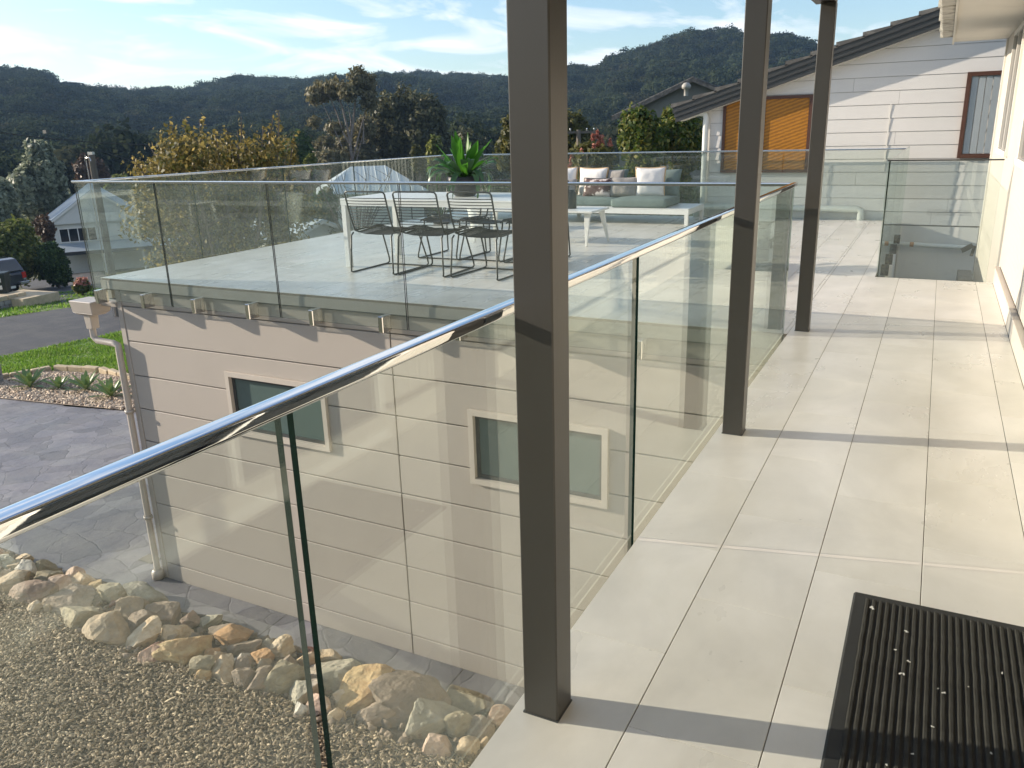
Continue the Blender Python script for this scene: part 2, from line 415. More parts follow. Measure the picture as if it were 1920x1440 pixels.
_L(_m2.outputs[0], _bp2.inputs['Height']); _L(_bp.outputs[0], _bp2.inputs['Normal']); _L(_bp2.outputs[0], _b.inputs['Normal'])
m_soil = pm('mulch_soil', (0.055,0.042,0.032), 0.95, var=0.3, vs=14, bump=0.6, bs=40)
m_chip = pm('wood_chip', (0.22,0.165,0.105), 0.85, var=0.0, island=0.5, hue=(0.50,0.40,0.26))
m_sand = {}
for k, c, c2 in (('r',(0.27,0.135,0.09),(0.36,0.24,0.17)),('t',(0.40,0.30,0.19),(0.30,0.235,0.16)),('g',(0.27,0.25,0.185),(0.35,0.31,0.235)),('c',(0.52,0.42,0.29),(0.40,0.29,0.175)),
              ('l',(0.48,0.44,0.37),(0.38,0.34,0.27)),('o',(0.285,0.24,0.155),(0.215,0.175,0.11)),('p',(0.46,0.345,0.26),(0.38,0.26,0.18)),('y',(0.44,0.32,0.165),(0.34,0.215,0.10)),
              ('m',(0.29,0.20,0.145),(0.23,0.165,0.12)),('b',(0.26,0.20,0.145),(0.20,0.155,0.11)),('a',(0.38,0.215,0.095),(0.31,0.185,0.09))):
    m_sand[k] = pm('sandstone_'+{'r':'red','t':'tan','g':'grey','c':'cream','l':'pale','o':'olive','p':'pink','y':'ochre','m':'mauve','b':'brown','a':'orange'}[k],
                   tuple(x*1.18 for x in c), 0.85, var=0.22, vs=7, bump=0.7, bs=16, col2=tuple(x*1.2 for x in c2), c2s=5, c2lo=0.42, c2hi=0.6, objr=0.12, stretch=(1,1,2.2), bdist=0.03)
m_grass = None
m_lawn = pm('lawn_ground', (0.10,0.17,0.03), 0.9, var=0.3, vs=1.5, bump=0.5, bs=14)
m_verge = pm('verge_grass', (0.12,0.16,0.045), 0.9, var=0.3, vs=1.0, bump=0.5, bs=8, col2=(0.19,0.165,0.085), c2s=0.6, c2lo=0.5, c2hi=0.7)
m_earth = pm('ground_cover', (0.05,0.065,0.028), 0.95, var=0.35, vs=0.25)
m_hill = pm('forest_floor', (0.026,0.034,0.020), 0.95, var=0.3, vs=0.05)
m_road = pm('asphalt', (0.052,0.053,0.058), 0.78, var=0.12, vs=0.8, bump=0.3, bs=90, col2=(0.075,0.073,0.072), c2s=1.5)
m_peb = pm('pebble', (0.52,0.42,0.31), 0.7, var=0, island=0.35, hue=(0.30,0.20,0.13))
m_bedb = pm('gravel_bed_base', (0.40,0.32,0.24), 0.9, var=0.25, vs=30)
m_edgeb = pm('sandstone_edging', (0.50,0.40,0.26), 0.85, var=0.2, vs=4, objr=0.12)
m_brick = pm('grey_block', (0.30,0.28,0.25), 0.85, var=0.15, vs=6, bump=0.3, bs=40, objr=0.18)
m_agave = leafmat('agave_leaf', (0.16,0.24,0.09), (0.32,0.42,0.15), 0.15, 0.4)
m_fern = leafmat('fern_leaf', (0.05,0.17,0.018), (0.13,0.36,0.03), 0.45, 0.3)
m_fernd = leafmat('dark_fern_leaf', (0.045,0.11,0.04), (0.13,0.2,0.12), 0.2, 0.3)
m_pot = pm('charcoal_pot', (0.028,0.028,0.032), 0.5, var=0.1, bump=0.1, bs=60)
m_tablew = pm('powder_coat_white', (0.78,0.78,0.75), 0.35, var=0.02)
m_wire = pm('black_wire', (0.012,0.012,0.013), 0.38, var=0)
m_cush = pm('sage_canvas', (0.155,0.205,0.19), 0.9, var=0.12, vs=6, bump=0.5, bs=500, bdist=0.004)
m_cushw = pm('white_linen', (0.78,0.75,0.71), 0.9, var=0.04, vs=5, bump=0.35, bs=12, bdist=0.02)
m_tan = pm('jute_trim', (0.52,0.36,0.20), 0.9, var=0.15, vs=40)
m_grey = pm('grey_linen', (0.30,0.28,0.255), 0.95, var=0.12, vs=9, bump=0.6, bs=14, bdist=0.02)
m_floral = pm('floral_print', (0.10,0.055,0.05), 0.85, var=0.2, vs=20, col2=(0.72,0.62,0.56), c2s=8, c2lo=0.50, c2hi=0.58)
m_lant = pm('lantern_metal', (0.02,0.027,0.027), 0.45, var=0.1)
m_galv = pm('corrugated_zinc', (0.42,0.47,0.50), 0.4, metal=0.3, var=0.06)
m_wroof = pm('white_iron_roof', (0.50,0.55,0.58), 0.4, var=0.05, stretch=(1,1,1))
m_hw = pm('house_board', (0.62,0.61,0.56), 0.6, var=0.04)
m_bark = pm('bark', (0.13,0.105,0.085), 0.9, var=0.3, vs=6, bump=0.5, bs=20)
m_pbark = pm('pale_bark', (0.20,0.165,0.14), 0.8, var=0.3, vs=3)
m_wood = pm('pole_timber', (0.15,0.125,0.10), 0.85, var=0.25, vs=8, stretch=(1,1,0.1))
m_car = pm('navy_car_paint', (0.006,0.010,0.03), 0.22, var=0, coat=1.0)
m_tyre = pm('tyre_rubber', (0.012,0.012,0.012), 0.8)
m_red = pm('red_lens', (0.45,0.02,0.012), 0.2)
m_silver = pm('silver_trim', (0.55,0.55,0.55), 0.25, metal=0.8)
m_plate = pm('number_plate', (0.65,0.65,0.6), 0.5)
m_bin = pm('bin_plastic', (0.012,0.02,0.018), 0.45)
m_step = pm('grey_brick', (0.16,0.155,0.145), 0.85, var=0.2, vs=9, objr=0.15)
m_blind = pm('vertical_blind', (0.42,0.45,0.45), 0.55, var=0.04, objr=0.05)

# amber screen with a diamond mesh printed through it
m_amber = pm('amber_screen', (0.36,0.145,0.006), 0.45, var=0.05)
_t = m_amber.node_tree; _b = _t.nodes['Principled BSDF']
_tc = _t.nodes.new('ShaderNodeTexCoord'); _w = _t.nodes.new('ShaderNodeTexWave'); _w.wave_type = 'BANDS'; _w.bands_direction = 'DIAGONAL'
_w.inputs['Scale'].default_value = 7.5; _w.inputs['Distortion'].default_value = 2.0; _w.inputs['Detail Scale'].default_value = 3.0
_mp = _t.nodes.new('ShaderNodeMapping'); _mp.inputs['Scale'].default_value = (-0.55, 0, 1.6)
_t.links.new(_tc.outputs['Object'], _mp.inputs[0]); _t.links.new(_mp.outputs[0], _w.inputs['Vector'])
_src = _b.inputs['Base Color'].links[0].from_socket
_mr = _t.nodes.new('ShaderNodeMapRange'); _mr.inputs[3].default_value = 0.62; _mr.inputs[4].default_value = 1.15
_t.links.new(_w.outputs['Fac'], _mr.inputs[0])
_vm = _t.nodes.new('ShaderNodeVectorMath'); _vm.operation = 'SCALE'
_t.links.new(_src, _vm.inputs[0]); _t.links.new(_mr.outputs[0], _vm.inputs['Scale']); _t.links.new(_vm.outputs[0], _b.inputs['Base Color'])

# ------------------------------------------------------------------ ground and hills
def polar_sheet():
    azs = np.concatenate([np.arange(-180, -90, 3.0), np.arange(-90, 30, 0.6), np.arange(30, 180, 3.0)])
    ds = np.concatenate([[0.5], np.arange(2, 50, 1.5), np.arange(50, 160, 5), np.arange(160, 640, 9), [700, 800, 1000, 1500, 2500, 4000]])
    A, Dm = np.meshgrid(np.radians(azs), ds)
    X = np.sin(A)*Dm; Y = np.cos(A)*Dm
    return azs, ds, X, Y
azs, ds, X, Y = polar_sheet()
Z = tz(X, Y)-0.06
nA, nD = len(azs), len(ds)
V = np.stack([X.ravel(), Y.ravel(), Z.ravel()], 1)
i, j = np.meshgrid(np.arange(nD-1), np.arange(nA), indexing='ij')
a = (i*nA+j).ravel(); b = (i*nA+(j+1) % nA).ravel()
Fq = np.stack([a, b, b+nA, a+nA], 1)
isplit = int(np.searchsorted(ds, 150))
cut = (i.ravel() < isplit)
V0 = V.copy()
ground = fast_mesh('ground', V[: (isplit+1)*nA], Fq[cut], m_earth, kind='structure', smooth=True)
hf = Fq[~cut]
hills = fast_mesh('hills', V, hf, m_hill, kind='structure', smooth=True)

def drape(name, poly, dz, mat, step=0.8, kind='structure', zf=None, parent=None):
    """convex polygon laid on the terrain as a fine sheet"""
    xs = [p[0] for p in poly]; ys = [p[1] for p in poly]
    nx = max(2, int((max(xs)-min(xs))/step)+1); ny = max(2, int((max(ys)-min(ys))/step)+1)
    bm = bmesh.new()
    bmesh.ops.create_grid(bm, x_segments=nx, y_segments=ny, size=0.5)
    for v in bm.verts:
        v.co.x = min(xs)+(v.co.x+0.5)*(max(xs)-min(xs)); v.co.y = min(ys)+(v.co.y+0.5)*(max(ys)-min(ys))
    area = sum(poly[k][0]*poly[(k+1) % len(poly)][1]-poly[(k+1) % len(poly)][0]*poly[k][1] for k in range(len(poly)))
    sgn = 1 if area > 0 else -1
    for k in range(len(poly)):
        p = Vector((*poly[k], 0)); q = Vector((*poly[(k+1) % len(poly)], 0)); d = q-p
        nrm = Vector((d.y, -d.x, 0))*sgn
        bmesh.ops.bisect_plane(bm, geom=bm.verts[:]+bm.edges[:]+bm.faces[:], plane_co=p, plane_no=nrm, clear_outer=True)
    for v in bm.verts:
        v.co.z = (zf(v.co.x, v.co.y) if zf else float(tz(v.co.x, v.co.y)))+dz
    me = bpy.data.meshes.new(name); bm.to_mesh(me); bm.free()
    for p in me.polygons: p.use_smooth = True
    me.materials.append(mat)
    o = link(name, me, parent, None if parent else kind)
    return o

def inpoly(x, y, poly):
    r = np.zeros(np.shape(x), bool); n = len(poly)
    for k in range(n):
        x0, y0 = poly[k]; x1, y1 = poly[(k+1) % n]
        c = ((y0 > y) != (y1 > y)) & (x < (x1-x0)*(y-y0)/(y1-y0+1e-12)+x0)
        r ^= c
    return r

# road crosses beyond the lawn; two verges; a second driveway beyond it
road_near = [(-24.0,10.4),(-26.2,14.2),(-24.9,18.3),(-22.6,24.0),(-19,34)]
ROAD = [(-27.2,6.0),(-25.07,14.19),(-24.3,18.6),(-21.5,28.0),(-27.2,31.0),(-30.0,22.4),(-31.9,18.37),(-34.5,8.0)]
drape('road', [(-29,-4),(-25.3,12.5),(-24.75,16.5),(-32.2,18.6),(-37,-2)], 0.02, m_road, 1.2)
drape('road', [(-24.75,16.5),(-21.5,33.0),(-29.3,35.0),(-32.2,18.6)], 0.024, m_road, 1.2)
LAWN = [(-21.6,12.9),(-18.0,13.2),(-12,13.2),(-12,21),(-23.7,21.0),(-24.75,16.5),(-25.3,12.5),(-23.2,10.0)]
drape('lawn', [(-24.9,11.3),(-25.33,12.5),(-24.8,16.5),(-23.9,21),(-9,21),(-9,12.9)][::-1], 0.03, m_lawn, 1.0)
VERGE = [(-32.2,18.6),(-31.0,24.5),(-30.3,28.5),(-38.0,28.5),(-43,18.0),(-37,8)]
drape('verge', VERGE, 0.03, m_verge, 1.5)
drape('shared_driveway', [(-32.5,21.6),(-32.0,24.8),(-52,37.5),(-54,32.0)], 0.05, m_road, 1.5)
DRV = [(-34,-2),(-26,6.0),(-19.9,10.4),(-14.95,10.9),(-7.98,12.5),(-7.98,5.6),(-9.0,5.3),(-11.5,5.0),(-14,-2)]
BED = [(-14.6,10.95),(-17.3,10.9),(-19.52,10.83),(-21.4,10.6),(-22.6,11.3),(-21.45,12.66),(-21.22,13.35),(-19.58,13.5),(-17.89,13.15),(-14.6,13.0)]
# driveway slabs of stamped concrete, with saw cuts left open
sub = drape('driveway_base', [(-29,2),(-23.3,10.1),(-14.8,10.9),(-9,11.2),(-2.0,5.9),(-2.0,5.2),(-9.5,4.6),(-14,2)], 0.006, m_groove, 0.8)
def slab(poly): return drape('driveway', poly, 0.02, m_conc, 0.6)
slab([(-30,2),(-23.6,10.2),(-22.0,11.05),(-17.2,10.98),(-17.2,2)])
slab([(-17.19,2),(-17.19,10.98),(-14.95,11.02),(-11.21,11.3),(-11.21,2)])
slab([(-11.2,2),(-11.2,11.3),(-8.0,11.4),(-8.0,5.86),(-8.02,2)])
slab([(-7.992,4.6),(-7.992,5.895),(-6.015,5.895),(-6.015,4.6)])
slab([(-6.007,4.6),(-6.007,5.895),(-3.70,5.895),(-3.70,4.6)])
slab([(-3.692,4.6),(-3.692,5.895),(0.5,5.895),(0.5,4.6)])
# grate let into the driveway
g = thing('drain_grate', 'small dark slotted drain grate set in the driveway beside the downpipe foot', 'grate', (-8.52,6.12,-3.745))
mb = MB(); mb.box(-8.64,-8.40,6.04,6.20,-3.728,-3.722); mb.build('grate_plate', m_fascia2, g)
for k in range(9): MB().box(-8.63+k*0.026,-8.62+k*0.026,6.05,6.19,-3.722,-3.714).build('slat', m_fascia, g)

# mulch bank rising towards the house
def bank(x, y):
    z = -3.735+max(0.0, min(0.30, (5.35-y)*0.30))
    if y < 4.4: z += min(0.3, (4.4-y)*0.08)
    return z+0.012*math.sin(x*3.1)*math.cos(y*2.7)
BK = [(-14,-3),(3,-3),(3,4.95),(-2.5,5.15),(-3.5,5.2),(-5.5,5.1),(-8.5,5.0),(-10.6,5.2),(-14,5.6)]
xs = np.linspace(-15, 3, 91); ys = np.linspace(-3, 5.5, 44)
Xm, Ym = np.meshgrid(xs, ys); Zm = np.vectorize(bank)(Xm, Ym)
nx = len(xs)
i, j = np.meshgrid(np.arange(len(ys)-1), np.arange(nx-1), indexing='ij'); a = (i*nx+j).ravel()
fast_mesh('mulch_bed', np.stack([Xm.ravel(), Ym.ravel(), Zm.ravel()], 1), np.stack([a, a+1, a+nx+1, a+nx], 1), m_soil, kind='structure', smooth=True)
# chips: small split pieces, nobody could count them
def rot_mats(n, tilt):
    yawr = rng.uniform(0, 2*np.pi, n); a1 = rng.normal(0, tilt, n); a2 = rng.normal(0, tilt, n)
    cz, sz = np.cos(yawr), np.sin(yawr); cx, sx_ = np.cos(a1), np.sin(a1); cyy, syy = np.cos(a2), np.sin(a2)
    Rz = np.zeros((n,3,3)); Rz[:,0,0]=cz; Rz[:,0,1]=-sz; Rz[:,1,0]=sz; Rz[:,1,1]=cz; Rz[:,2,2]=1
    Rx = np.zeros((n,3,3)); Rx[:,0,0]=1; Rx[:,1,1]=cx; Rx[:,1,2]=-sx_; Rx[:,2,1]=sx_; Rx[:,2,2]=cx
    Ry = np.zeros((n,3,3)); Ry[:,0,0]=cyy; Ry[:,0,2]=syy; Ry[:,1,1]=1; Ry[:,2,0]=-syy; Ry[:,2,2]=cyy
    return Rz @ Rx @ Ry
def scatter_boxes(name, P, size, tilt, mat, shape='chip'):
    n = len(P)
    base = np.array([(-.5,-.5,-.5),(.5,-.4,-.5),(.42,.5,-.5),(-.5,.4,-.5),(-.42,-.3,.5),(.4,-.42,.5),(.5,.3,.5),(-.36,.45,.5)])
    Vb = base[None]*size[:,None,:]*(1+rng.uniform(-.25,.25,(n,8,3)))
    Vb = np.einsum('nij,nkj->nki', rot_mats(n, tilt), Vb)+P[:,None,:]
    fq = np.array([(4,5,6,7),(0,1,5,4),(1,2,6,5),(2,3,7,6),(3,0,4,7)])
    Fa = (fq[None]+8*np.arange(n)[:,None,None]).reshape(-1,4)
    return fast_mesh(name, Vb.reshape(-1,3), Fa, mat, kind='stuff')
n = 62000
cx_ = rng.uniform(-11.5, -1.6, n); cy_ = rng.uniform(1.7, 5.0, n)
keep = (cy_ < 4.75+0.25*np.sin(cx_*2.2)) & (cy_ > 0.9+(-1.0-cx_)*0.10)
cx_, cy_ = cx_[keep], cy_[keep]
cz_ = np.vectorize(bank)(cx_, cy_)+rng.uniform(0.0, 0.03, len(cx_))
ln = rng.uniform(0.02, 0.048, len(cx_)); ln[rng.random(len(ln)) < 0.02] *= 2.4
chips = scatter_boxes('mulch_chips', np.stack([cx_, cy_, cz_], 1), np.stack([ln, rng.uniform(.01,.024,len(ln)), rng.uniform(.003,.007,len(ln))], 1), 0.42, m_chip)
tag(chips, 'brown and straw coloured wood chips covering the sloping bed below the balcony', 'mulch')

# sandstone border
ROCKS = [(-10.36,5.33,-3.7,0.09,0.14,24,'r'),(-10.33,5.35,-3.71,0.07,0.14,25,'t'),(-9.94,5.13,-3.65,0.21,0.33,89,'g'),(-9.78,5.16,-3.65,0.24,0.32,75,'t'),(-9.96,5.38,-3.71,0.39,0.17,-1,'c'),(-9.54,5.16,-3.65,0.26,0.37,87,'l'),(-9.38,5.3,-3.69,0.25,0.22,9,'o'),(-9.53,4.87,-3.57,0.13,0.19,24,'t'),(-9.42,4.92,-3.59,0.1,0.17,24,'g'),(-9.12,4.74,-3.54,0.32,0.36,46,'t'),(-9.0,5.03,-3.62,0.32,0.32,59,'o'),(-8.89,5.31,-3.7,0.2,0.27,46,'p'),(-8.69,5.29,-3.69,0.2,0.32,83,'c'),(-8.66,5.0,-3.61,0.28,0.33,51,'p'),(-8.42,5.27,-3.68,0.19,0.22,58,'y'),(-8.67,4.68,-3.52,0.52,0.27,10,'m'),(-8.39,4.81,-3.55,0.33,0.12,89,'c'),(-8.19,4.86,-3.57,0.45,0.47,57,'b'),(-8.1,5.23,-3.67,0.27,0.45,69,'o'),(-7.72,5.4,-3.72,0.57,0.38,7,'g'),(-7.82,5.07,-3.63,0.18,0.07,125,'r'),(-7.76,5.09,-3.63,0.25,0.09,125,'b'),(-8.31,4.5,-3.47,0.11,0.15,45,'c'),(-8.19,4.54,-3.48,0.08,0.12,45,'t'),(-7.63,4.61,-3.5,0.45,0.46,72,'o'),(-7.43,4.99,-3.6,0.31,0.3,40,'t'),(-7.12,4.86,-3.57,0.23,0.3,25,'b'),(-7.12,4.54,-3.48,0.38,0.45,54,'t'),(-6.78,4.6,-3.5,0.43,0.3,93,'c'),(-7.1,5.18,-3.66,0.34,0.53,44,'b'),(-6.79,5.26,-3.68,0.23,0.22,54,'m'),(-6.64,5.35,-3.71,0.28,0.24,10,'g'),(-6.34,5.25,-3.68,0.31,0.21,-6,'b'),(-6.64,4.89,-3.58,0.3,0.25,53,'c'),(-6.53,4.79,-3.55,0.13,0.1,83,'t'),(-6.34,4.46,-3.46,0.24,0.3,33,'r'),(-6.2,4.75,-3.54,0.61,0.46,100,'y'),(-6.05,5.16,-3.65,0.37,0.28,33,'a'),(-5.82,5.06,-3.63,0.36,0.19,46,'b'),(-5.95,4.77,-3.54,0.15,0.13,117,'a'),(-5.66,5.25,-3.68,0.15,0.21,25,'g'),(-5.5,5.29,-3.69,0.3,0.24,103,'c'),(-5.57,5.02,-3.61,0.2,0.24,70,'a'),(-5.69,4.81,-3.56,0.09,0.1,25,'l'),(-5.67,4.91,-3.58,0.11,0.11,25,'l'),(-5.38,4.89,-3.58,0.18,0.19,69,'t'),(-5.22,5.01,-3.61,0.23,0.22,50,'b'),(-5.83,4.75,-3.54,0.17,0.15,95,'t'),(-5.8,4.5,-3.47,0.24,0.21,33,'o'),(-5.6,4.58,-3.49,0.34,0.27,123,'c'),(-5.53,4.77,-3.54,0.17,0.22,25,'b'),(-5.64,4.42,-3.45,0.14,0.14,51,'y'),(-5.28,4.54,-3.48,0.21,0.21,113,'b'),(-5.16,4.66,-3.51,0.34,0.2,93,'b'),(-4.96,4.71,-3.53,0.4,0.34,67,'o'),(-5.11,5.05,-3.62,0.06,0.09,25,'l'),(-5.11,5.19,-3.66,0.26,0.27,83,'c'),(-5.02,5.41,-3.72,0.26,0.2,17,'t'),(-5.29,5.44,-3.73,0.14,0.11,17,'r'),(-4.67,5.09,-3.63,0.64,0.44,84,'g'),(-4.66,4.7,-3.52,0.33,0.31,70,'g'),(-4.5,4.44,-3.45,0.11,0.13,25,'l'),(-4.4,4.56,-3.48,0.21,0.2,25,'p'),(-4.36,4.82,-3.56,0.24,0.2,79,'c'),(-4.2,4.54,-3.48,0.15,0.19,40,'c'),(-4.24,5.05,-3.62,0.71,0.5,95,'y'),(-4.18,5.42,-3.73,0.18,0.23,56,'p'),(-3.79,5.02,-3.61,0.63,0.58,82,'b'),(-3.44,4.93,-3.59,0.46,0.38,80,'g'),(-3.47,5.39,-3.72,0.44,0.29,-8,'o'),(-3.27,5.48,-3.74,0.28,0.22,-8,'b'),(-3.22,4.99,-3.6,0.25,0.23,60,'o'),(-3.06,5.09,-3.63,0.2,0.26,25,'b'),(-3.02,5.36,-3.71,0.19,0.19,54,'p'),(-3.18,4.6,-3.5,0.25,0.24,25,'p'),(-2.99,4.74,-3.54,0.22,0.21,25,'t'),(-2.91,4.91,-3.58,0.07,0.1,25,'t'),(-3.91,4.69,-3.52,0.29,0.2,40,'b')]
border = thing('rock_border', 'long border of piled sandstone rocks between the wood chips and the concrete path', 'rock border', (-6.5,4.9,-3.75))
def rock_mesh(seed, cuts=12):
    rr = random.Random(seed); bm = bmesh.new(); bmesh.ops.create_icosphere(bm, subdivisions=4, radius=1.0)
    pl = []
    for k in range(cuts):
        d = Vector((rr.gauss(0,1), rr.gauss(0,1), rr.gauss(0,0.8))).normalized(); pl.append((d, rr.uniform(0.42, 0.82)))
    off = Vector((rr.uniform(0,50), rr.uniform(0,50), rr.uniform(0,50)))
    for v in bm.verts:
        p = v.co.copy()
        for d, h in pl:
            e = p.dot(d)-h
            if e > 0: p -= d*e*0.96
        p += p.normalized()*(0.10*noise.noise(p*1.7+off)+0.05*noise.noise(p*5+off)+0.03*noise.noise(Vector((p.x*7,p.y*7,p.z*18))+off))
        v.co = p
    me = bpy.data.meshes.new('rock'); bm.to_mesh(me); bm.free()
    for f in me.polygons: f.use_smooth = False
    return me
for k, (x, y, z, L_, W_, a_, c) in enumerate(ROCKS):
    me = rock_mesh(100+k)
    rr = random.Random(k)
    th = min(L_, W_, .34)*rr.uniform(0.36, 0.5)+0.03
    Lc = L_*0.74; Wc = W_*0.69
    Mx = Matrix.Rotation(R(a_), 3, 'Z') @ Matrix.Rotation(R(rr.uniform(-14,14)), 3, 'Y') @ Matrix.Rotation(R(rr.uniform(-12,16)), 3, 'X') @ Matrix.Diagonal((Lc, Wc, th))
    for v in me.vertices: v.co = Mx @ v.co
    me.materials.append(m_sand[c])
    o = link('rock', me, border); o.location = Vector((x, y, z+0.0+th*0.25))-border.location
# small rubble that beds the rocks
nr = 900
px_ = rng.uniform(-10.6, -2.7, nr); py_ = 5.0+rng.normal(0, .26, nr)+0.1*np.sin(px_*2)
py_ = np.minimum(py_, 5.42)
rub = scatter_boxes('rubble', np.stack([px_, py_, np.vectorize(bank)(px_, py_)+0.02], 1), np.stack([rng.uniform(.03,.11,nr), rng.uniform(.03,.08,nr), rng.uniform(.02,.05,nr)], 1), 0.5, m_sand['b'])
rub.parent = border; rub.location = -border.location
del rub['kind']; rub['kind'] = 'stuff'

# ------------------------------------------------------------------ garage
GX0, GX1, GY = -7.98, -0.85, 5.90
gar = thing('garage', 'beige rendered garage with board joints, two frosted windows and a tiled roof terrace', 'building', (-4.4,9.6,-3.75))
MB().box(GX0+0.02,GX1,GY+0.03,GY+0.2,-3.9,-0.13).build('wall', m_groove, gar)
MB().box(GX0+0.02,GX0+0.2,GY+0.21,13.4,-5.0,-0.13).build('side_wall', m_garage, gar)
MB().box(GX0+0.02,GX1,13.41,13.58,-9.0,-0.13).build('back_wall', m_garage, gar)
wins = [(-6.446,-5.12,-1.60,-0.90), (-3.50,-2.172,-1.645,-0.93)]
zl = [-0.122]+[-0.312-0.4*k for k in range(9)]+[-3.765]
gp = 0.006
def board_poly(pts):
    """board outline in x-z with a small rebate all round"""
    MB().prism(pts, 'y', GY, GY+0.028).build('board', m_garage, gar, bevel=0.004)
xsplits = [GX0+0.07, -4.305, GX1]
for r_ in range(len(zl)-1):
    z1, z0 = zl[r_]-gp, zl[r_+1]+gp
    for s_ in range(2):
        x0, x1 = xsplits[s_]+(gp if s_ else 0), xsplits[s_+1]-gp
        a, b, c, d = wins[s_]
        if d <= z0 or c >= z1: board_poly([(x0,z0),(x1,z0),(x1,z1),(x0,z1)])
        elif c > z0: board_poly([(x0,z0),(x1,z0),(x1,z1),(b,z1),(b,c),(a,c),(a,z1),(x0,z1)])
        elif d < z1: board_poly([(x0,z0),(a,z0),(a,d),(b,d),(b,z0),(x1,z0),(x1,z1),(x0,z1)])
        else:
            board_poly([(x0,z0),(a,z0),(a,z1),(x0,z1)]); board_poly([(b,z0),(x1,z0),(x1,z1),(b,z1)])
MB().box(GX0-0.012, GX0+0.066, GY-0.006, GY+0.2, -3.76, -0.125).build('corner_board', m_garage, gar, bevel=0.004)
MB().box(-4.309,-4.301,GY+0.016,GY+0.029,-3.76,-0.32).build('joint_strip', m_alu, gar)
for (a, b, c, d) in wins:
    w = MB(); t_ = 0.052
    w.box(a,b,GY-0.035,GY+0.05,d-t_,d); w.box(a,b,GY-0.035,GY+0.05,c,c+t_)
    w.box(a,a+t_,GY-0.0349,GY+0.05,c+t_,d-t_); w.box(b-t_,b,GY-0.0349,GY+0.05,c+t_,d-t_)
    wf = w.build('window', m_trim, gar)
    s_ = MB(); e = t_; f = t_+0.035; y0, y1 = GY+0.008, GY+0.05
    s_.box(a+e,b-e,y0,y1,d-f,d-e-.001); s_.box(a+e,b-e,y0,y1,c+e+.001,c+f); s_.box(a+e+.001,a+f,y0+.001,y1,c+f,d-f); s_.box(b-f,b-e-.001,y0+.001,y1,c+f,d-f)
    s_.build('window_frame', m_alu, wf)
    MB().box(a+f,b-f,GY+0.022,GY+0.032,c+f,d-f).build('pane', m_frost, wf)
# gutter box, pipe and elbow at the corner
dp = MB()
px0, py0 = -8.03, GY-0.05
dp.tube([(-8.42,py0,-0.60),(-8.42,py0,-0.70),(-8.37,py0,-0.735),(-8.10,py0,-0.745),(px0,py0,-0.76),(px0,py0,-0.84),(px0,py0,-1.6),(px0,py0,-3.62)], 0.037, 16)
dpo = dp.build('downpipe', m_pipe, gar)
rh = MB()
def frustum(mb_, c, a0, b0, z0, a1, b1, z1):
    v = [(c[0]-a0,c[1]-b0,z0),(c[0]+a0,c[1]-b0,z0),(c[0]+a0,c[1]+b0,z0),(c[0]-a0,c[1]+b0,z0),(c[0]-a1,c[1]-b1,z1),(c[0]+a1,c[1]-b1,z1),(c[0]+a1,c[1]+b1,z1),(c[0]-a1,c[1]+b1,z1)]
    mb_.add(v, [(0,3,2,1),(4,5,6,7),(0,1,5,4),(1,2,6,5),(2,3,7,6),(3,0,4,7)])
frustum(rh, (-8.42,py0+0.03), .125,.085,-0.44,.17,.12,-0.405)
frustum(rh, (-8.42,py0+0.03), .17,.12,-0.404,.185,.135,-0.27)
frustum(rh, (-8.42,py0+0.01), .05,.05,-0.60,.058,.055,-0.441)
rh.box(-8.25,-7.99,GY-0.02,GY+0.10,-0.33,-0.275)
rh.build('rain_head', m_pipe, dpo, bevel=0.006)
for zb in (-1.55,-2.9): MB().lathe([(.047,-.02),(.052,-.02),(.052,.02),(.047,.02)], (px0,py0,zb), 16).build('bracket', m_pipe, dpo)
MB().lathe([(.045,-.11),(.075,-.11),(.075,-.03),(.062,0.0),(.045,0.01)], (px0,py0,-3.62), 20).build('pipe_collar', m_pipe, dpo)
# deck edge of the terrace
MB().box(-8.14,-0.83,GY-0.045,GY+0.02,-0.118,-0.024).build('fascia', m_fascia, gar)
MB().box(-8.11,-0.83,GY-0.022,GY+0.02,-0.135,-0.1185).build('drip_edge', m_fascia2, gar)
MB().box(-8.14,-8.08,GY+0.021,13.5,-0.24,-0.024).build('side_fascia', m_fascia, gar)

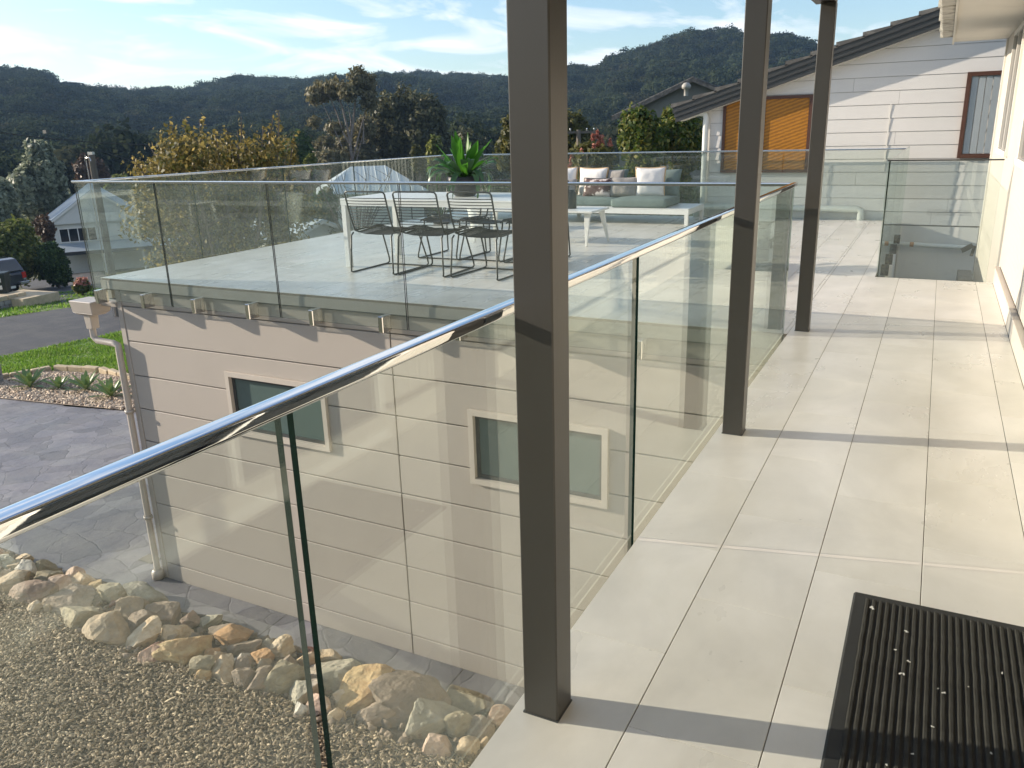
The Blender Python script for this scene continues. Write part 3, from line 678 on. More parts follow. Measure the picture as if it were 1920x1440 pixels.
# ------------------------------------------------------------------ floors
tile_cache = {}
def tile_grid(parent, x0, x1, y0, y1, xa, hole=None):
    """running-bond tiles 0.318 x 0.643, one object each; xa = any long joint"""
    g_ = 0.0015; gl_ = 0.0006; TW, TL = 0.3175, 0.6430
    k0 = math.floor((x0-xa)/TW)
    for k in range(k0, int((x1-xa)/TW)+1):
        a, b = xa+k*TW, xa+(k+1)*TW
        off = 1.605 if k % 2 == 0 else 1.605+TL/2
        j0 = math.floor((y0-off)/TL)
        j = j0
        while off+j*TL < y1:
            c, d = off+j*TL, off+(j+1)*TL; j += 1
            A, B, C_, D_ = max(a, x0), min(b, x1), max(c, y0), min(d, y1)
            if B-A < 0.01 or D_-C_ < 0.01: continue
            if hole:
                hx0, hx1, hy0, hy1 = hole
                if A >= hx0-.01 and B <= hx1+.01 and C_ >= hy0-.01 and D_ <= hy1+.01: continue
                if B > hx0 and A < hx1 and D_ > hy0 and C_ < hy1:
                    if C_ < hy0: D_ = hy0
                    elif A < hx0: B = hx0
                    elif B > hx1: A = hx1
                    if B-A < 0.01 or D_-C_ < 0.01: continue
            w, l = round(B-A-2*g_, 4), round(D_-C_-2*gl_, 4)
            key = (w, l)
            if key not in tile_cache:
                t_ = 0.0007
                v = [(0,0,-.009),(w,0,-.009),(w,l,-.009),(0,l,-.009),(0,0,-t_),(w,0,-t_),(w,l,-t_),(0,l,-t_),(t_,t_,0),(w-t_,t_,0),(w-t_,l-t_,0),(t_,l-t_,0)]
                me = bpy.data.meshes.new('tile')
                me.from_pydata(v, [], [(0,1,5,4),(1,2,6,5),(2,3,7,6),(3,0,4,7),(4,5,9,8),(5,6,10,9),(6,7,11,10),(7,4,8,11),(8,9,10,11)])
                me.materials.append(m_tile); tile_cache[key] = me
            o = link('tile', tile_cache[key], parent)
            o.location = Vector((A+g_, C_+gl_, 0))-world_loc(parent)
XA = -0.534
bf = MB(); bf.box(-0.822,0.60,-1.6,8.45,-0.22,-0.0035)
bf.build('balcony_floor', m_grout, kind='structure'); bfo = bpy.data.objects['balcony_floor']
tile_grid(bfo, -0.824, 0.554, -0.4, 8.45, XA)
tf = MB(); tf.box(-8.12,-0.8225,5.86,13.58,-0.10,-0.0035); tf.box(-0.822,-0.425,8.4505,13.58,-0.10,-0.0036)
tf.build('terrace_floor', m_grout, kind='structure'); tfo = bpy.data.objects['terrace_floor']
tile_grid(tfo, -8.135, -0.8245, 5.86, 13.58, XA)
tile_grid(tfo, -0.8235, -0.425, 8.4515, 13.58, XA)

# ------------------------------------------------------------------ balustrades
RAILP = []
for k in range(28):
    a = 2*math.pi*(k+.5)/28; c_, s_ = math.cos(a), math.sin(a)
    RAILP.append((0.0185*math.copysign(abs(c_)**0.33, c_), 0.0125*math.copysign(abs(s_)**0.42, s_)))
def rail(name, parent, p, q, z=1.035, w=1.0):
    p, q = Vector((*p, z)), Vector((*q, z)); d = (q-p); L_ = d.length; d.normalize(); s_ = Vector((d.y, -d.x, 0))
    nseg = max(2, int(L_/0.25)); n_ = len(RAILP); vs = []; fs = []
    for k in range(nseg+1):
        c = p+d*(L_*k/nseg)
        vs += [c+s_*(u*w)+Vector((0,0,v)) for u, v in RAILP]
    for k in range(nseg):
        for j in range(n_): fs.append((k*n_+j, k*n_+(j+1) % n_, (k+1)*n_+(j+1) % n_, (k+1)*n_+j))
    mb_ = MB(); mb_.add(vs, fs, 0, True)
    mb_.add(vs[:n_], [tuple(range(n_))[::-1]]); mb_.add(vs[-n_:], [tuple(range(n_))])
    return mb_.build(name, m_chrome, parent)
def panel(parent, ax, c, a, b, z0=-0.235, z1=1.022, t=0.0065, em=None):
    """glass pane in the plane ax = c, from a to b; broad faces clear, edges dark"""
    mb_ = MB(); em = 1
    if ax == 'x': v = [(c-t,a,z0),(c+t,a,z0),(c+t,b,z0),(c-t,b,z0),(c-t,a,z1),(c+t,a,z1),(c+t,b,z1),(c-t,b,z1)]; broad = [(1,2,6,5),(3,0,4,7)]; thin = [(0,1,5,4),(0,3,2,1),(4,5,6,7)]; far = [(2,3,7,6)]
    else: v = [(a,c-t,z0),(b,c-t,z0),(b,c+t,z0),(a,c+t,z0),(a,c-t,z1),(b,c-t,z1),(b,c+t,z1),(a,c+t,z1)]; broad = [(0,1,5,4),(2,3,7,6)]; thin = [(3,0,4,7),(0,3,2,1),(4,5,6,7)]; far = [(1,2,6,5)]
    mb_.add(v, broad, 0); o_ = len(mb_.v); mb_.add(v, thin, 1); mb_.add(v, far, 2)
    return mb_.build('glass_panel', [m_glass, m_edge, m_edge2], parent)
def spigot(parent, x, y0, y1, z0=-0.235, z1=-0.13):
    s_ = MB().box(x-.027, x+.027, y0-.012, y1, z0-.035, z1+.012).build('spigot', m_spig, parent, bevel=0.006)
GXB = -0.845
bb = thing('balcony_balustrade', 'glass balustrade with a thick polished handrail running the length of the walkway', 'balustrade', (GXB,2.5,0))
js = [-1.0, 0.872, 2.53, 4.19, 5.785]
for k in range(4): panel(bb, 'x', GXB, js[k]+0.0135, js[k+1]-0.0135 if k < 3 else 5.78)
rail('handrail', bb, (GXB,-1.2), (GXB,5.824), 1.035)
tfb = thing('terrace_front_balustrade', 'glass balustrade above the garage wall with small steel spigots along its foot', 'balustrade', (-4.5,5.80,0))
fx = [-8.205,-6.985,-5.50,-4.03,-2.55,-0.862]
for k in range(5): panel(tfb, 'y', 5.80, fx[k]+(0.008 if k else 0), fx[k+1]-0.008)
rail('handrail', tfb, (-8.228,5.80), (-0.8701,5.80), 1.035, 0.9)
for x in (-8.09,-7.36,-6.61,-5.87,-5.075,-4.28,-3.485,-2.68,-1.88,-1.10): spigot(tfb, x, 5.745, 5.868)
tlb = thing('terrace_left_balustrade', 'glass balustrade on the tree side of the terrace with a thin steel cap', 'balustrade', (-8.2,9.6,0))
fy = [5.812,7.38,9.0,10.6,12.15,13.44]
for k in range(5): panel(tlb, 'x', -8.2, fy[k]+0.006, fy[k+1]-0.006)
rail('handrail', tlb, (-8.2,5.8226), (-8.2,13.47), 1.035, 0.85)
tbb = thing('terrace_back_balustrade', 'glass balustrade behind the outdoor sofa in front of the white gable wall', 'balustrade', (-4.3,13.45,0))
fx = [-8.19,-6.9,-5.4,-3.9,-2.15,-0.44]
for k in range(5): panel(tbb, 'y', 13.45, fx[k]+0.006, fx[k+1]-0.006)
rail('handrail', tbb, (-8.1787,13.45), (-0.42,13.45), 1.035, 0.7)
stb = thing('stair_balustrade', 'frameless glass balustrade around the open stairwell with a dark top cap', 'balustrade', (0.05,8.46,0))
panel(stb, 'y', 8.462, -0.42, 0.50, -0.02, 1.07)
MB().box(-0.425,0.505,8.452,8.472,1.0705,1.083).build('cap', m_barge, stb)
for a_, b_ in ((8.475,10.1),(10.11,11.75),(11.76,13.435)): panel(stb, 'x', -0.405, a_, b_, -0.24, 1.07)
for k, y in enumerate((8.9, 9.7, 10.5, 11.4, 12.4)):
    o = MB(); o.tube([(-0.397,y,-0.13),(-0.36,y,-0.13)], 0.062, 8); o.build('standoff', m_tyre, stb)
    o = MB(); o.tube([(-0.397,y,-0.21),(-0.36,y,-0.21)], 0.05, 12) if False else None

# ------------------------------------------------------------------ posts, beam and porch roof
postl = ['dark painted veranda post nearest the door mat, its top out of sight', 'dark painted veranda post midway along the glass balustrade', 'dark painted veranda post at the far corner of the walkway']
for k, y in enumerate((1.540, 3.716, 5.960)):
    p_ = MB().box(-0.790,-0.697,y,y+0.090,0.0005,2.16).build('veranda_post', m_post, bevel=0.0035)
    me = p_.data
    for v in me.vertices: v.co -= Vector((-0.7435, y+.045, 0))
    p_.location = (-0.7435, y+.045, 0)
    tag(p_, postl[k], 'post', 'veranda posts along the walkway')
    c = MB().box(-0.792,-0.695,y-.002,y+0.092,0.0,0.004).build('sealant_bead', m_alu, p_)
roof = thing('porch_roof', 'dark beam end with the underside of a porch roof above the far post', 'roof', (-0.15,2.2,2.15))
MB().box(-0.835,-0.70,-1.2,6.06,2.1605,2.33).build('beam', m_post, roof, bevel=0.004)
MB().box(-0.95,0.56,-1.6,6.15,2.335,2.40).build('soffit', m_soffit, roof)

# ------------------------------------------------------------------ own house wall beside the walkway
hs = thing('white_house', 'white house wall of grooved vertical boards with windows and a low plinth along the walkway', 'house', (0.6,5.6,0))
WX = 0.585
MB().box(WX+0.014,WX+0.2,-1.8,12.2,-3.7,2.6).build('wall', m_groove, hs)
MB().box(0.556,WX+0.01,-1.8,8.447,-0.2,0.142).build('plinth', m_whitewarm, hs, bevel=0.004)
MB().box(0.549,WX+0.008,-1.8,8.447,0.1425,0.150).build('plinth_cap', m_trim, hs, bevel=0.003)
openings = [(1.15,3.0,0.0,2.12),(5.35,8.0,1.06,2.26),(9.47,10.83,1.06,2.30)]
bw = 0.108
vb = {}
def vboard(y, z0, z1, w=None):
    w = w or bw; key = (round(w, 4), round(z1-z0, 3))
    if key not in vb:
        mb_ = MB(); h = z1-z0
        c = 0.007
        pts = [(0.004,0.014),(0.004,c-0.001),(0.004+c*.6,0),(w-0.004-c*.6,0),(w-0.004,c-0.001),(w-0.004,0.014)]
        mb_.prism([(x_, y_) for (y_, x_) in pts], 'z', 0, h)
        me = bpy.data.meshes.new('board'); me.from_pydata(mb_.v, [], mb_.f); me.materials.append(m_whitewarm); vb[key] = me
    o = link('board', vb[key], hs); o.location = Vector((WX, y, z0))-Vector(hs.location)
y = -1.2
while y < 12.15:
    w = min(bw, 12.18-y)
    zlo = 0.172 if y+w < 8.46 else -1.6
    ops = sorted([o_ for o_ in openings if y+w/2 > o_[0] and y+w/2 < o_[1]], key=lambda q: q[2])
    if not ops: vboard(y, zlo, 2.345, w)
    else:
        _, _, c, d = ops[0]
        if c > zlo+0.05: vboard(y, zlo, c, w)
        vboard(y, d, 2.345, w)
    y += bw
def window_x(y0, y1, z0, z1, mull, name='window', pm_=None):
    t_ = 0.05; x0, x1 = WX-0.022, WX+0.03
    m_ = MB(); m_.box(x0,x1,y0,y1,z1-t_,z1); m_.box(x0-.012,x1,y0-.01,y1+.01,z0,z0+t_)
    m_.box(x0+.001,x1,y0,y0+t_,z0+t_,z1-t_); m_.box(x0+.001,x1,y1-t_,y1,z0+t_,z1-t_)
    wo = m_.build(name, m_white, hs)
    for q in mull: MB().box(x0+.004,x1-.004,q-.02,q+.02,z0+t_,z1-t_).build('sash_bar', m_white, wo)
    for (a, b) in zip([y0]+mull, mull+[y1]): MB().box(WX+0.002,WX+0.008,a+.02,b-.02,z0+t_-.001,z1-t_+.001).build('pane', pm_ or m_dark, wo)
window_x(1.15,3.0,0.02,2.12,[2.05],'sliding_door')
window_x(5.35,8.0,1.06,2.26,[6.25,7.1])
window_x(9.47,10.83,1.06,2.30,[10.15])
MB().box(WX-0.02,WX+0.012,12.181,12.25,-1.6,2.345).build('corner_board', m_white, hs)
MB().box(0.0,0.60,6.26,12.28,2.346,2.372).build('soffit', m_soffit, hs)
MB().box(-0.022,-0.001,6.26,12.30,2.32,2.52).build('fascia', m_soffit, hs)
gt = MB()
gp_ = [(-0.15,2.46),(-0.145,2.35),(-0.125,2.335),(-0.024,2.335),(-0.024,2.46),(-0.135,2.449)]
gt.prism(gp_, 'y', 6.3, 11.4); gto = gt.build('gutter', m_gutter, hs)
for yy in (7.2,8.3,9.4,10.5,11.3): MB().box(-0.156,-0.02,yy,yy+0.03,2.33,2.47).build('gutter_joint', m_gutter, gto)
MB().prism([(-0.16,2.53),(0.9,2.95),(0.9,2.99),(-0.16,2.57)], 'y', 6.3, 12.4).build('roof', m_rooft, hs)
lw = thing('undercroft_wall', 'plain pale wall below the walkway, hidden in shade behind the wood chips', 'wall', (0.3,3,-3.7))
MB().box(0.2,0.35,-2,8.4,-3.9,-0.22).build('wall_face', m_white, lw)

# ------------------------------------------------------------------ neighbouring gable house
GYN = 13.62
nh = thing('gable_house', 'white weatherboard house with a dark tiled gable roof and amber screened window', 'house', (-1.4,15,0))
SLP = 0.311
def zb(x): return 2.202+SLP*(x+1.592)
def xb(z): return (z-2.202)/SLP-1.592
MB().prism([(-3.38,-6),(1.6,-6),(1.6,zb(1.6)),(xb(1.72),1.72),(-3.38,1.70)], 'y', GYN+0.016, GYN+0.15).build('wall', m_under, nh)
MB().box(-0.46,0.62,GYN+0.005,GYN+0.0155,-2.6,-0.082).build('cladding_panel', m_weather, nh)
MB().box(-0.41,-0.385,GYN-0.018,GYN+0.004,-2.6,-0.082).build('cover_strip', m_white, nh)
hrow = 0.191; z = 1.272-7*hrow
row = 0
while z < 2.95:
    z0, z1 = z, z+hrow
    xl0 = max(-3.39, xb(z0)+0.0); xl1 = max(-3.39, xb(z1))
    joints = {0:[-0.02],1:[0.18],3:[-1.1],4:[0.26],6:[-0.62],9:[-0.62],10:[-1.25]}.get(row, [])
    xs_ = [None]+joints+[1.5]
    pa, pb_ = xl0, xl1
    for q in joints+[1.5]:
        if q <= max(pa, pb_)+0.02: continue
        yb, yt = GYN-0.006, GYN+0.002
        g2 = 0.0015
        v = [(pa+g2,yb,z0+.005),(q-g2,yb,z0+.005),(q-g2,yt,z1),(pb_+g2,yt,z1),(pa+g2,GYN+.015,z0+.005),(q-g2,GYN+.015,z0+.005),(q-g2,GYN+.015,z1),(pb_+g2,GYN+.015,z1)]
        MB().add(v, [(0,1,2,3),(7,6,5,4),(0,4,5,1),(3,2,6,7),(0,3,7,4),(1,5,6,2)]).build('board', m_weather, nh)
        pa = pb_ = q
    z = z1; row += 1
MB().box(-0.730,-0.714,GYN-0.011,GYN-0.0065,0.72,1.66).build('cover_strip', m_white, nh)
MB().box(-3.43,-3.34,GYN-0.03,GYN+0.1,0.0,1.66).build('corner_board', m_white, nh)
# barge board in three stepped strips, soffit and tile courses
def slope_strip(x0, x1, a, b, y0, y1, mat, name, par):
    return MB().prism([(x0,zb(x0)+a),(x1,zb(x1)+a),(x1,zb(x1)+b),(x0,zb(x0)+b)], 'y', y0, y1).build(name, mat, par)
slope_strip(-3.86,1.2,0.0,0.075,13.405,13.44,m_barge,'barge_board',nh)
slope_strip(-3.88,1.2,0.0755,0.15,13.39,13.44,m_barge,'barge_board',nh)
slope_strip(-3.90,1.2,0.1505,0.236,13.375,13.44,m_barge,'barge_board',nh)
slope_strip(-3.80,1.2,-0.004,0.01,13.441,13.70,m_white,'soffit',nh)
x = -3.93; k = 0
rooftop = thing('roof_dummy','','') if False else None
while x < 1.2:
    x1 = x+0.345
    MB().prism([(x,zb(x)+0.238),(x1+.03,zb(x1)+0.238),(x1+.03,zb(x1)+0.262),(x,zb(x)+0.305)], 'y', 13.36, 17.5).build('tile', m_rooft, nh)
    x = x1
# eave return at the low corner, rainwater elbow and pipes
pp = MB(); yq = GYN-0.10
pp.tube([(-3.66,yq,1.80),(-3.665,yq,1.70),(-3.64,yq,1.645),(-3.58,yq,1.625),(-3.44,yq,1.62),(-3.405,yq,1.60),(-3.395,yq,1.55),(-3.395,yq,1.0),(-3.395,yq,0.20)], 0.045, 12)
pp.build('downpipe', m_wpipe, nh)
pp = MB(); yq = GYN-0.08
pp.tube([(-3.50,yq,-0.02),(-3.48,yq,0.13),(-3.40,yq,0.165),(-2.2,yq,0.165),(-1.03,yq,0.16),(-0.98,yq,0.14),(-0.975,yq,0.09),(-0.975,yq,0.0)], 0.05, 12)
pp.build('waste_pipe', m_wpipe, nh)
def window_y(x0, x1, z0, z1, mull, mat_f, panemat, t_=0.045):
    y0, y1 = GYN-0.05, GYN
    m_ = MB(); m_.box(x0,x1,y0,y1,z1-t_,z1); m_.box(x0,x1,y0-.01,y1,z0,z0+t_); m_.box(x0,x0+t_,y0+.001,y1,z0+t_,z1-t_); m_.box(x1-t_,x1,y0+.001,y1,z0+t_,z1-t_)
    wo = m_.build('window', mat_f, nh)
    for q in mull: MB().box(q-.03,q+.03,y0+.002,y1,z0+t_,z1-t_).build('mullion', mat_f, wo)
    return wo
w1 = window_y(-3.14,-1.80,0.70,1.84,[-2.52],m_brown,m_amber)
for a, b in ((-3.10,-2.55),(-2.49,-1.85)): MB().box(a,b,GYN-0.028,GYN-0.02,0.745,1.795).build('screen', m_amber, w1)
w2 = window_y(0.215,1.1,0.895,2.045,[],m_brown,m_blind,0.055)
for k in range(9):
    xq = 0.275+k*0.088
    MB().obox((xq+.044, GYN-0.024, 1.47), (0.080,0.003,1.03), Matrix.Rotation(R(5),3,'Z')).build('blind_slat', m_blind, w2)

# side wall towards the sun and its slatted screen
MB().box(-3.40,-3.25,GYN+0.151,24,-6,1.72).build('side_wall', m_step, nh)
for k in range(20): MB().box(-3.453,-3.4445,16.3+k*0.157,16.39+k*0.157,-1.6,1.35).build('slat', m_white, nh)
MB().box(-3.444,-3.405,16.2,19.5,-1.7,1.4).build('slat_backing', m_alu, nh)

# ------------------------------------------------------------------ stairwell
sw = thing('stairwell', 'open stairwell sunk behind the walkway with pale sides and a white pipe handrail', 'stairwell', (0.05,11,-2))
MB().box(-0.50,-0.425,8.47,13.55,-2.7,-0.105).build('side_panel', m_weather, sw)
MB().box(-0.42,0.55,8.36,8.449,-2.7,-0.225).build('end_panel', m_weather, sw)
for k in range(9): MB().box(-0.42,0.58,8.9+k*0.28,9.18+k*0.28,-2.9,-2.2+k*0.17).build('step', m_step, sw)
for k in range(5):
    for r_ in range(2): MB().box(0.40,0.575,11.9+r_*0.56,12.45+r_*0.56,-1.6+k*0.2,-1.405+k*0.2).build('brick', m_step, sw, bevel=0.004)
hp = MB(); hp.tube([(-0.47,13.50,-0.33),(0.50,13.50,-0.36)], 0.033, 12); hpo = hp.build('handrail', m_wpipe, sw)
hp = MB(); hp.tube([(-0.255,13.50,-0.3363),(-0.20,13.50,-0.338)], 0.0345, 12); hp.build('rust_patch', m_rust, hpo)
hp = MB(); hp.obox((0.50,13.48,-0.36),(0.16,0.03,0.07),Matrix.Rotation(R(-32),3,'Y')); hp.obox((0.58,13.49,-0.40),(0.04,0.03,0.15),Matrix.Rotation(R(12),3,'Y')); hp.build('bracket', m_alu, hpo)

# ------------------------------------------------------------------ door mat
mt = thing('door_mat', 'black ribbed door mat flecked with lint at the right edge of the walkway', 'door mat', (0.2,2.0,0))
MX0, MX1, MY0, MY1 = -0.088, 0.545, 1.56, 2.475
mb = MB(); mb.prism([(MX0,0.0003),(MX1,0.0003),(MX1-.006,0.006),(MX0+.006,0.006)], 'y', MY0, MY1); mb.build('rubber_base', m_mat, mt)
br_ = 0.034; nrib = 30; pitch = (MX1-MX0-2*br_)/nrib
ribme = None
for k in range(nrib):
    xc = MX0+br_+pitch*(k+0.5); h = 0.0065; w = pitch*0.33
    if ribme is None:
        pts = [(-w,0),(w,0),(w*.95,h*.6),(w*.5,h),(-w*.5,h),(-w*.95,h*.6)]
        bm_ = MB()
        nseg = 40; vs = []; L_ = MY1-MY0-2*br_; rr = random.Random(3)
        for q in range(nseg+1):
            jx = rr.uniform(-.0006,.0006)
            vs += [(p_[0]+jx, MY0+br_+L_*q/nseg, 0.006+p_[1]*(1+rr.uniform(-.08,.08))) for p_ in pts]
        fs = []
        for q in range(nseg):
            for j in range(6): fs.append((q*6+j, q*6+(j+1) % 6, (q+1)*6+(j+1) % 6, (q+1)*6+j))
        bm_.add(vs, fs, 0, True); bm_.add(vs[:6], [(5,4,3,2,1,0)]); bm_.add(vs[-6:], [(0,1,2,3,4,5)])
        o = bm_.build('rib', m_matrib, mt, smooth=False); ribme = o.data; o.location = (xc, 0, 0)
    else:
        o = link('rib', ribme, mt); o.location = (xc, 0, 0)
mb = MB()
for (lx, ly, s_) in [(-0.025,2.39,.008),(0.07,2.30,.005),(0.045,2.19,.004),(0.08,2.15,.004),(0.065,2.09,.006),(0.165,2.05,.004),(0.15,2.06,.003),(0.22,2.1,.002),(0.14,1.9,.003),(0.10,1.78,.003),(0.26,1.86,.003),(0.30,2.2,.003),(0.34,1.9,.003),(0.05,1.72,.003),(0.2,1.72,.003),(0.39,2.15,.003)]:
    for q in range(2):
        mb.obox((lx+random.uniform(-s_,s_), ly+random.uniform(-s_,s_), 0.0142), (s_*1.5, s_*0.7, .001), Matrix.Rotation(random.uniform(0,3), 3, 'Z'))
lint = mb.build('lint', m_lint, mt, kind='stuff')

# ------------------------------------------------------------------ dining table and chairs
tb = thing('dining_table', 'long white outdoor dining table holding the potted fern', 'table', (-4.7,7.83,0))
TX0, TX1, TY0, TY1 = -5.89, -3.66, 7.32, 8.36
MB().box(TX0,TX1,TY0,TY1,0.742,0.764).build('tabletop', m_tablew, tb, bevel=0.004)
ap = MB(); ap.box(TX0+.004,TX1-.004,TY0+.004,TY0+.05,0.690,0.7415); ap.box(TX0+.004,TX1-.004,TY1-.05,TY1-.004,0.690,0.7415); ap.box(TX0+.004,TX0+.05,TY0+.051,TY1-.051,0.690,0.7415); ap.box(TX1-.05,TX1-.004,TY0+.051,TY1-.051,0.690,0.7415)
ap.build('apron', m_tablew, tb)
for x_ in (TX0+.006, TX1-.066):
    for y_ in (TY0+.006, TY1-.066): MB().box(x_,x_+.06,y_,y_+.06,0.002,0.6895).build('leg', m_tablew, tb, bevel=0.003)

def make_chair():
    ch = thing('wire_chair', '', 'chair', (0,0,0), 'black wire chairs at the white table')
    r_ = 0.0095
    hw = 0.255
    # x across, y forward (towards the table), back at y = -0.33
    for s_ in (-1, 1):
        m_ = MB()
        m_.tube([(s_*hw,-0.30,0.43),(s_*(hw+.005),-0.335,0.40),(s_*(hw+.02),-0.36,0.05),(s_*(hw+.02),-0.365,0.018),(s_*(hw+.02),-0.335,0.0065),(s_*(hw+.015),0.30,0.0065),(s_*(hw+.012),0.335,0.02),(s_*(hw+.008),0.335,0.06),(s_*(hw-.01),0.20,0.40),(s_*(hw-.01),0.20,0.455),(s_*(hw-.01),0.17,0.462),(s_*(hw-.01),-0.26,0.452)], r_, 7)
        m_.build('leg_frame', m_wire, ch)
    MB().tube([(-hw-.016,0.28,0.0068),(hw+.016,0.28,0.0068)], r_*0.9, 6).build('floor_bar', m_wire, ch)
    m_ = MB()
    m_.tube([(-hw,0.26,0.44),(-hw,0.22,0.452),(-hw,-0.20,0.425),(-hw,-0.27,0.45),(-hw,-0.33,0.60),(-hw,-0.395,0.84),(-hw+.015,-0.402,0.862),(-hw+.05,-0.404,0.868),(hw-.05,-0.404,0.868),(hw-.015,-0.402,0.862),(hw,-0.395,0.84),(hw,-0.33,0.60),(hw,-0.27,0.45),(hw,-0.20,0.425),(hw,0.22,0.452),(hw,0.26,0.44)], r_, 7)
    m_.build('seat_frame', m_wire, ch)
    m_ = MB()
    for k in range(15):
        t_ = k/14; yy = 0.245-t_*0.46; zz = 0.447-0.020*t_; dip = 0.022
        MB.tube(m_, [(-hw,yy,zz),(-hw*.6,yy,zz-dip*.8),(0,yy,zz-dip),(hw*.6,yy,zz-dip*.8),(hw,yy,zz)], 0.0046, 5)
    m_.build('seat_rods', m_wire, ch, kind='stuff')
    m_ = MB()
    for k in range(11):
        t_ = k/10; zz = 0.50+t_*0.30; yy = -0.29-(zz-0.5)*0.29; bw_ = 0.035
        MB.tube(m_, [(-hw,yy,zz),(-hw*.6,yy-bw_*.8,zz),(0,yy-bw_,zz),(hw*.6,yy-bw_*.8,zz),(hw,yy,zz)], 0.0046, 5)
    m_.build('back_rods', m_wire, ch, kind='stuff')
    return ch
ch0 = make_chair()
spots = [(-5.30,7.39,0.0,'black wire chair at the table end farthest from the posts, back towards the garage edge'),
         (-4.715,7.42,2.0,'black wire chair in the middle of the near side of the white table'),
         (-4.06,7.44,-2.0,'black wire chair on the near side of the white table, closest to the dark post'),
         (-5.16,8.46,180.0,'black wire chair across the white table, opposite the one at its far end'),
         (-4.60,8.50,177.0,'black wire chair across the white table, behind the potted fern'),
         (-4.02,8.46,183.0,'black wire chair across the white table, half hidden by the dark post')]
for k, (x_, y_, a_, lb) in enumerate(spots):
    if k == 0: o = ch0; o.location = (x_, y_, 0); o.rotation_euler = (0, 0, R(a_)); o['label'] = lb
    else: o = dup(ch0, (x_, y_, 0), R(a_), lb)

# potted fern
def frond(L_, w, droop, n_=7, fold=0.25):
    """one arching blade leaf along +X, base at the origin"""
    vs = []; fs = []
    for k in range(n_+1):
        t_ = k/n_; x_ = L_*(math.sin(t_*1.45)/math.sin(1.45) if droop > .2 else t_)*(1-0.25*droop*t_*t_)
        z_ = L_*(t_*0.75*(1-droop)+ (t_*0.9-t_*t_*1.25)*droop)
        ww = w*(0.25+0.75*math.sin(min(1, t_*1.35)*math.pi*0.62))*(1-max(0, t_-.72)/.28*0.95)
        wob = 0.004*math.sin(t_*17)
        vs += [(x_, -ww, z_+ww*fold+wob), (x_, 0, z_), (x_, ww, z_+ww*fold-wob)]
    for k in range(n_):
        a = k*3; fs += [(a,a+3,a+4,a+1),(a+1,a+4,a+5,a+2)]
    return vs, fs
def leaf_mesh(name, L_, w, droop, mat, **kw):
    vs, fs = frond(L_, w, droop, **kw)
    me = bpy.data.meshes.new(name); me.from_pydata(vs, [], fs); me.materials.append(mat)
    for p in me.polygons: p.use_smooth = True
    return me
fern = thing('potted_fern', "bright green bird's nest fern in a charcoal bowl pot on the dining table", 'plant', (-4.58,7.84,0.765))
MB().lathe([(0.0,0.001),(.10,0.0),(.115,0.01),(.165,.08),(.19,.16),(.187,.21),(.178,.212),(.17,.18),(0,.175)], (-4.58,7.84,0.765), 28).build('pot', m_pot, fern)
rf = random.Random(5)
for k in range(62):
    if k < 15: L_, w, dr, mt_, el = rf.uniform(.32,.44), rf.uniform(.030,.044), rf.uniform(0,.15), m_fern, rf.uniform(12,48)
    elif k < 36: L_, w, dr, mt_, el = rf.uniform(.38,.52), rf.uniform(.026,.038), rf.uniform(.3,.6), m_fern if k % 2 else m_fernd, rf.uniform(-5,22)
    else: L_, w, dr, mt_, el = rf.uniform(.36,.54), rf.uniform(.018,.03), rf.uniform(.8,1.15), m_fernd, rf.uniform(-8,14)
    o = link('leaf', leaf_mesh('leaf', L_, w, dr, mt_), fern)
    o.rotation_euler = (rf.uniform(-.4,.4), -R(el), rf.uniform(0, 2*math.pi)); o.location = (rf.uniform(-.04,.04), rf.uniform(-.04,.04), 0.185)

# white planter and a dark spiky plant on the terrace behind the table
wp = thing('white_planter', 'tall white tapered planter standing between the table and the sofa', 'planter', (-6.30,11.2,0))
MB().lathe([(0,.001),(.13,0),(.14,.01),(.225,.50),(.215,.505),(.20,.47),(0,.46)], (-6.30,11.2,0), 28).build('planter_shell', m_tablew, wp)
sp = thing('spiky_plant', 'dark spiky leaved plant in a low pot seen under the dining table', 'plant', (-7.25,11.6,0))
MB().lathe([(0,.001),(.13,0),(.14,.01),(.17,.14),(.16,.145),(.15,.12),(0,.11)], (-7.25,11.6,0), 24).build('pot', m_pot, sp)
for k in range(22):
    o = link('leaf', leaf_mesh('leaf', rf.uniform(.32,.5), .014, rf.uniform(.1,.6), m_fernd), sp)
    o.rotation_euler = (0, -R(rf.uniform(-5,40)), rf.uniform(0, 2*math.pi)); o.location = (0, 0, 0.12)

